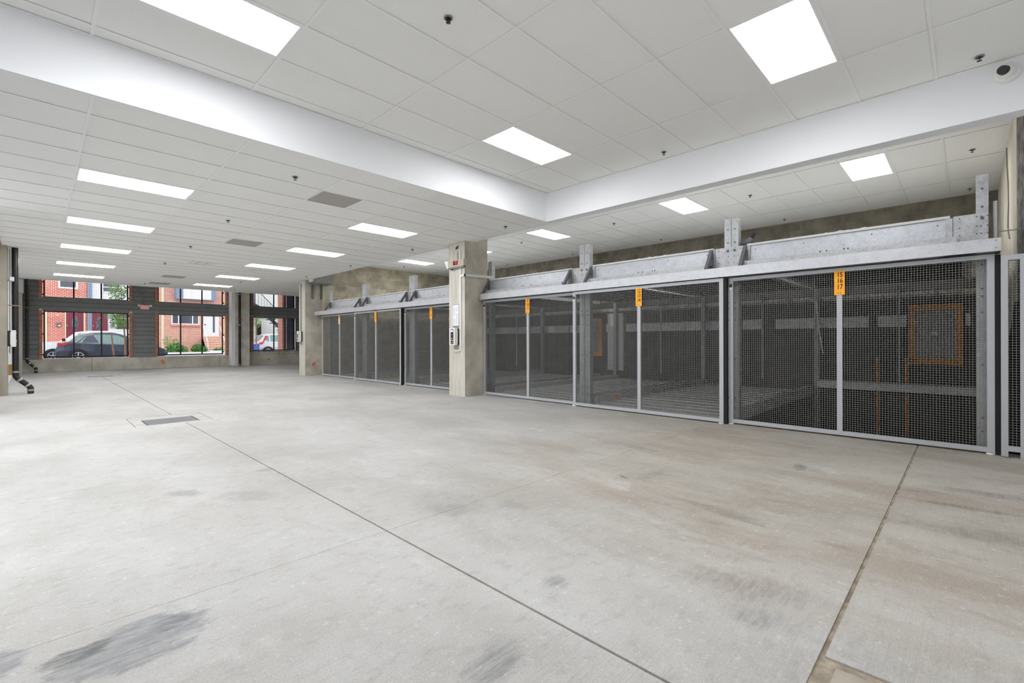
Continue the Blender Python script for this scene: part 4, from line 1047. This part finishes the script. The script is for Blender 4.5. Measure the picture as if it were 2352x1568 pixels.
SUV = [(0, .4, .8, .8), (.02, .3, 1.0, 1.0), (.08, .28, 1.08, 1.10), (.22, .27, 1.12, 1.16), (.28, .27, 1.12, 1.25), (.38, .27, 1.12, 1.70), (.5, .27, 1.10, 1.78), (.75, .27, 1.10, 1.78), (.9, .27, 1.10, 1.72), (.97, .28, 1.08, 1.15), (1, .4, .9, .9)]
t, L, yc, hw = car('white car parked behind the dark sedan, only its bonnet and wheel in view', -.15, 4.5, 36.9, 38.7, .04, 'carwhite', SUV, 1.0, [[(.31, 1.16), (.52, 1.14), (.52, 1.64), (.40, 1.62)], [(.54, 1.14), (.74, 1.14), (.74, 1.66), (.54, 1.64)]], (.17, .80))
MB().box(1.0, 36.74, 1.2, 1.14, 36.88, 1.36).build('mirror', M['black'], t)
REV = [(0, .4, .8, .8), (.02, .3, 1.0, 1.05), (.06, .28, 1.05, 1.20), (.14, .27, 1.08, 1.64), (.22, .27, 1.08, 1.72), (.5, .27, 1.08, 1.74), (.6, .27, 1.08, 1.68), (.72, .27, 1.06, 1.15), (.95, .28, .9, .95), (1, .4, .7, .7)]
t, L, yc, hw = car('silver hatchback with red tail lamp seen through the right street window', 11.5, 16.0, 38.0, 39.8-.15, .04, 'carsilver', REV, 1.0, [[(.1, 1.14), (.2, 1.12), (.2, 1.55), (.16, 1.52)], [(.22, 1.12), (.42, 1.12), (.42, 1.62), (.22, 1.6)], [(.44, 1.12), (.62, 1.12), (.58, 1.55), (.44, 1.62)]], (.18, .80))
MB().prism([(11.72, .95), (11.95, .95), (12.28, 1.6), (12.16, 1.6), (11.95, 1.12), (11.72, 1.1)], 'y', 38.06, 38.3).build('tail_lamp', M['tail'], t)
MB().prism([(11.60, 1.12), (11.66, 1.10), (12.05, 1.62), (12.0, 1.64)], 'y', 38.35, 39.4).build('rear_window', M['carglass'], t)

# trees, hedge, bin
def leaves(mb, c, r, n, size, seed):
    rd = random.Random(seed)
    for _ in range(n):
        while True:
            p = Vector((rd.uniform(-1, 1), rd.uniform(-1, 1), rd.uniform(-1, 1)))
            if p.length < 1: break
        p = Vector((c[0]+p.x*r[0], c[1]+p.y*r[1], c[2]+p.z*r[2]))
        a = Vector((rd.gauss(0, 1), rd.gauss(0, 1), rd.gauss(0, 1))).normalized(); b = a.cross(Vector((rd.gauss(0, 1), rd.gauss(0, 1), rd.gauss(0, 1)))).normalized()
        s = size*rd.uniform(.6, 1.3); mb.add([p-a*s, p+b*s*.45, p+a*s, p-b*s*.45], [(0, 1, 2, 3)])
tr = thing('street_tree', 'slim young street tree with stakes outside the left street window', 'tree', (2.92, 28.5, .18))
tk = MB(); tk.tube([(2.93, 28.5, .18), (2.92, 28.5, 1.2), (2.88, 28.5, 2.0), (2.8, 28.5, 3.0), (2.75, 28.5, 4.3)], [.04, .035, .03, .022, .01], 7)
for (a, b) in (((2.9, 28.5, 1.7), (2.5, 28.4, 2.5)), ((2.87, 28.5, 2.1), (3.2, 28.5, 2.9)), ((2.82, 28.5, 2.8), (2.5, 28.5, 3.6))): tk.tube([a, b], [.018, .006], 5)
tk.build('trunk', M['bark'], tr)
lf = MB(); leaves(lf, (2.72, 28.5, 2.12), (.34, .34, .36), 420, .055, 1); leaves(lf, (2.42, 28.5, 2.4), (.26, .3, .18), 140, .05, 2); leaves(lf, (2.65, 28.5, 3.5), (.36, .36, .5), 420, .055, 3); leaves(lf, (2.5, 28.5, 2.95), (.5, .3, .2), 90, .05, 4)
tag(lf.build('foliage', M['leaf'], tr), kind='stuff')
MB().tube([(2.41, 28.3, 1.58), (2.53, 28.3, .18)], .03, 6).build('stake', M['bark'], tr)
tr2 = thing('street_tree', 'small street tree trunk with few leaves outside the right street window', 'tree', (8.76, 29.0, .18))
MB().tube([(8.76, 29, .18), (8.76, 29, 2.6)], [.035, .02], 7).build('trunk', M['bark'], tr2)
lf = MB(); leaves(lf, (8.82, 29, 2.25), (.22, .22, .35), 150, .05, 5); tag(lf.build('foliage', M['leaf'], tr2), kind='stuff')
def bush(label, parts, size, m, seed):
    t = thing('hedge_bush', label, 'bush', (parts[0][0][0], parts[0][0][1], .3)); lf = MB()
    for i, (c, r, n) in enumerate(parts): leaves(lf, c, r, n, size, seed+i)
    tag(lf.build('foliage', M[m], t), kind='stuff')
    st = MB()
    for (c, r, n) in parts: st.tube([(c[0], c[1], .28), (c[0], c[1], c[2])], .02, 5)
    st.build('stems', M['bark'], t); return t
bush('leafy green hedge, left of two in front of the salmon house', [((7.0, 41, .65), (.55, .4, .42), 900), ((7.42, 41, .55), (.4, .4, .3), 450)], .075, 'leaf2', 10)
bush('leafy green hedge nearer the steps of the salmon house', [((8.35, 41, .6), (.42, .38, .36), 800), ((8.72, 41, .55), (.3, .35, .3), 300)], .075, 'leaf2', 20)
bush('thin reddish green shrub against the salmon house wall', [((6.7, 41.9, 1.15), (.3, .25, .5), 130), ((7.2, 41.9, 1.1), (.28, .25, .3), 110)], .06, 'leaf', 30)
bush('low green bush at the right of the brick steps', [((9.75, 40.9, .5), (.4, .25, .22), 350)], .06, 'leaf2', 40)
kb = thing('garden_kerb', 'white low kerb in front of the hedges', 'kerb', (8, 40.2, .3)); MB().box(6.3, 40.2, .29, 9.0, 40.4, .40).build('rail', M['trimw'], kb); MB().box(9.02, 40.35, .29, 10.1, 40.5, .48).build('low_wall', M['trimw'], kb)
bn = thing('recycling_bin', 'bright blue bin beside the silver car', 'bin', (11.15, 37.2, .04)); MB().prism([(11.02, .041), (11.36, .041), (11.40, .92), (10.98, .92)], 'y', 37.0, 37.4).build('body', M['blue'], bn); MB().box(10.96, 36.98, .92, 11.42, 37.42, .98).build('lid', M['blue'], bn)
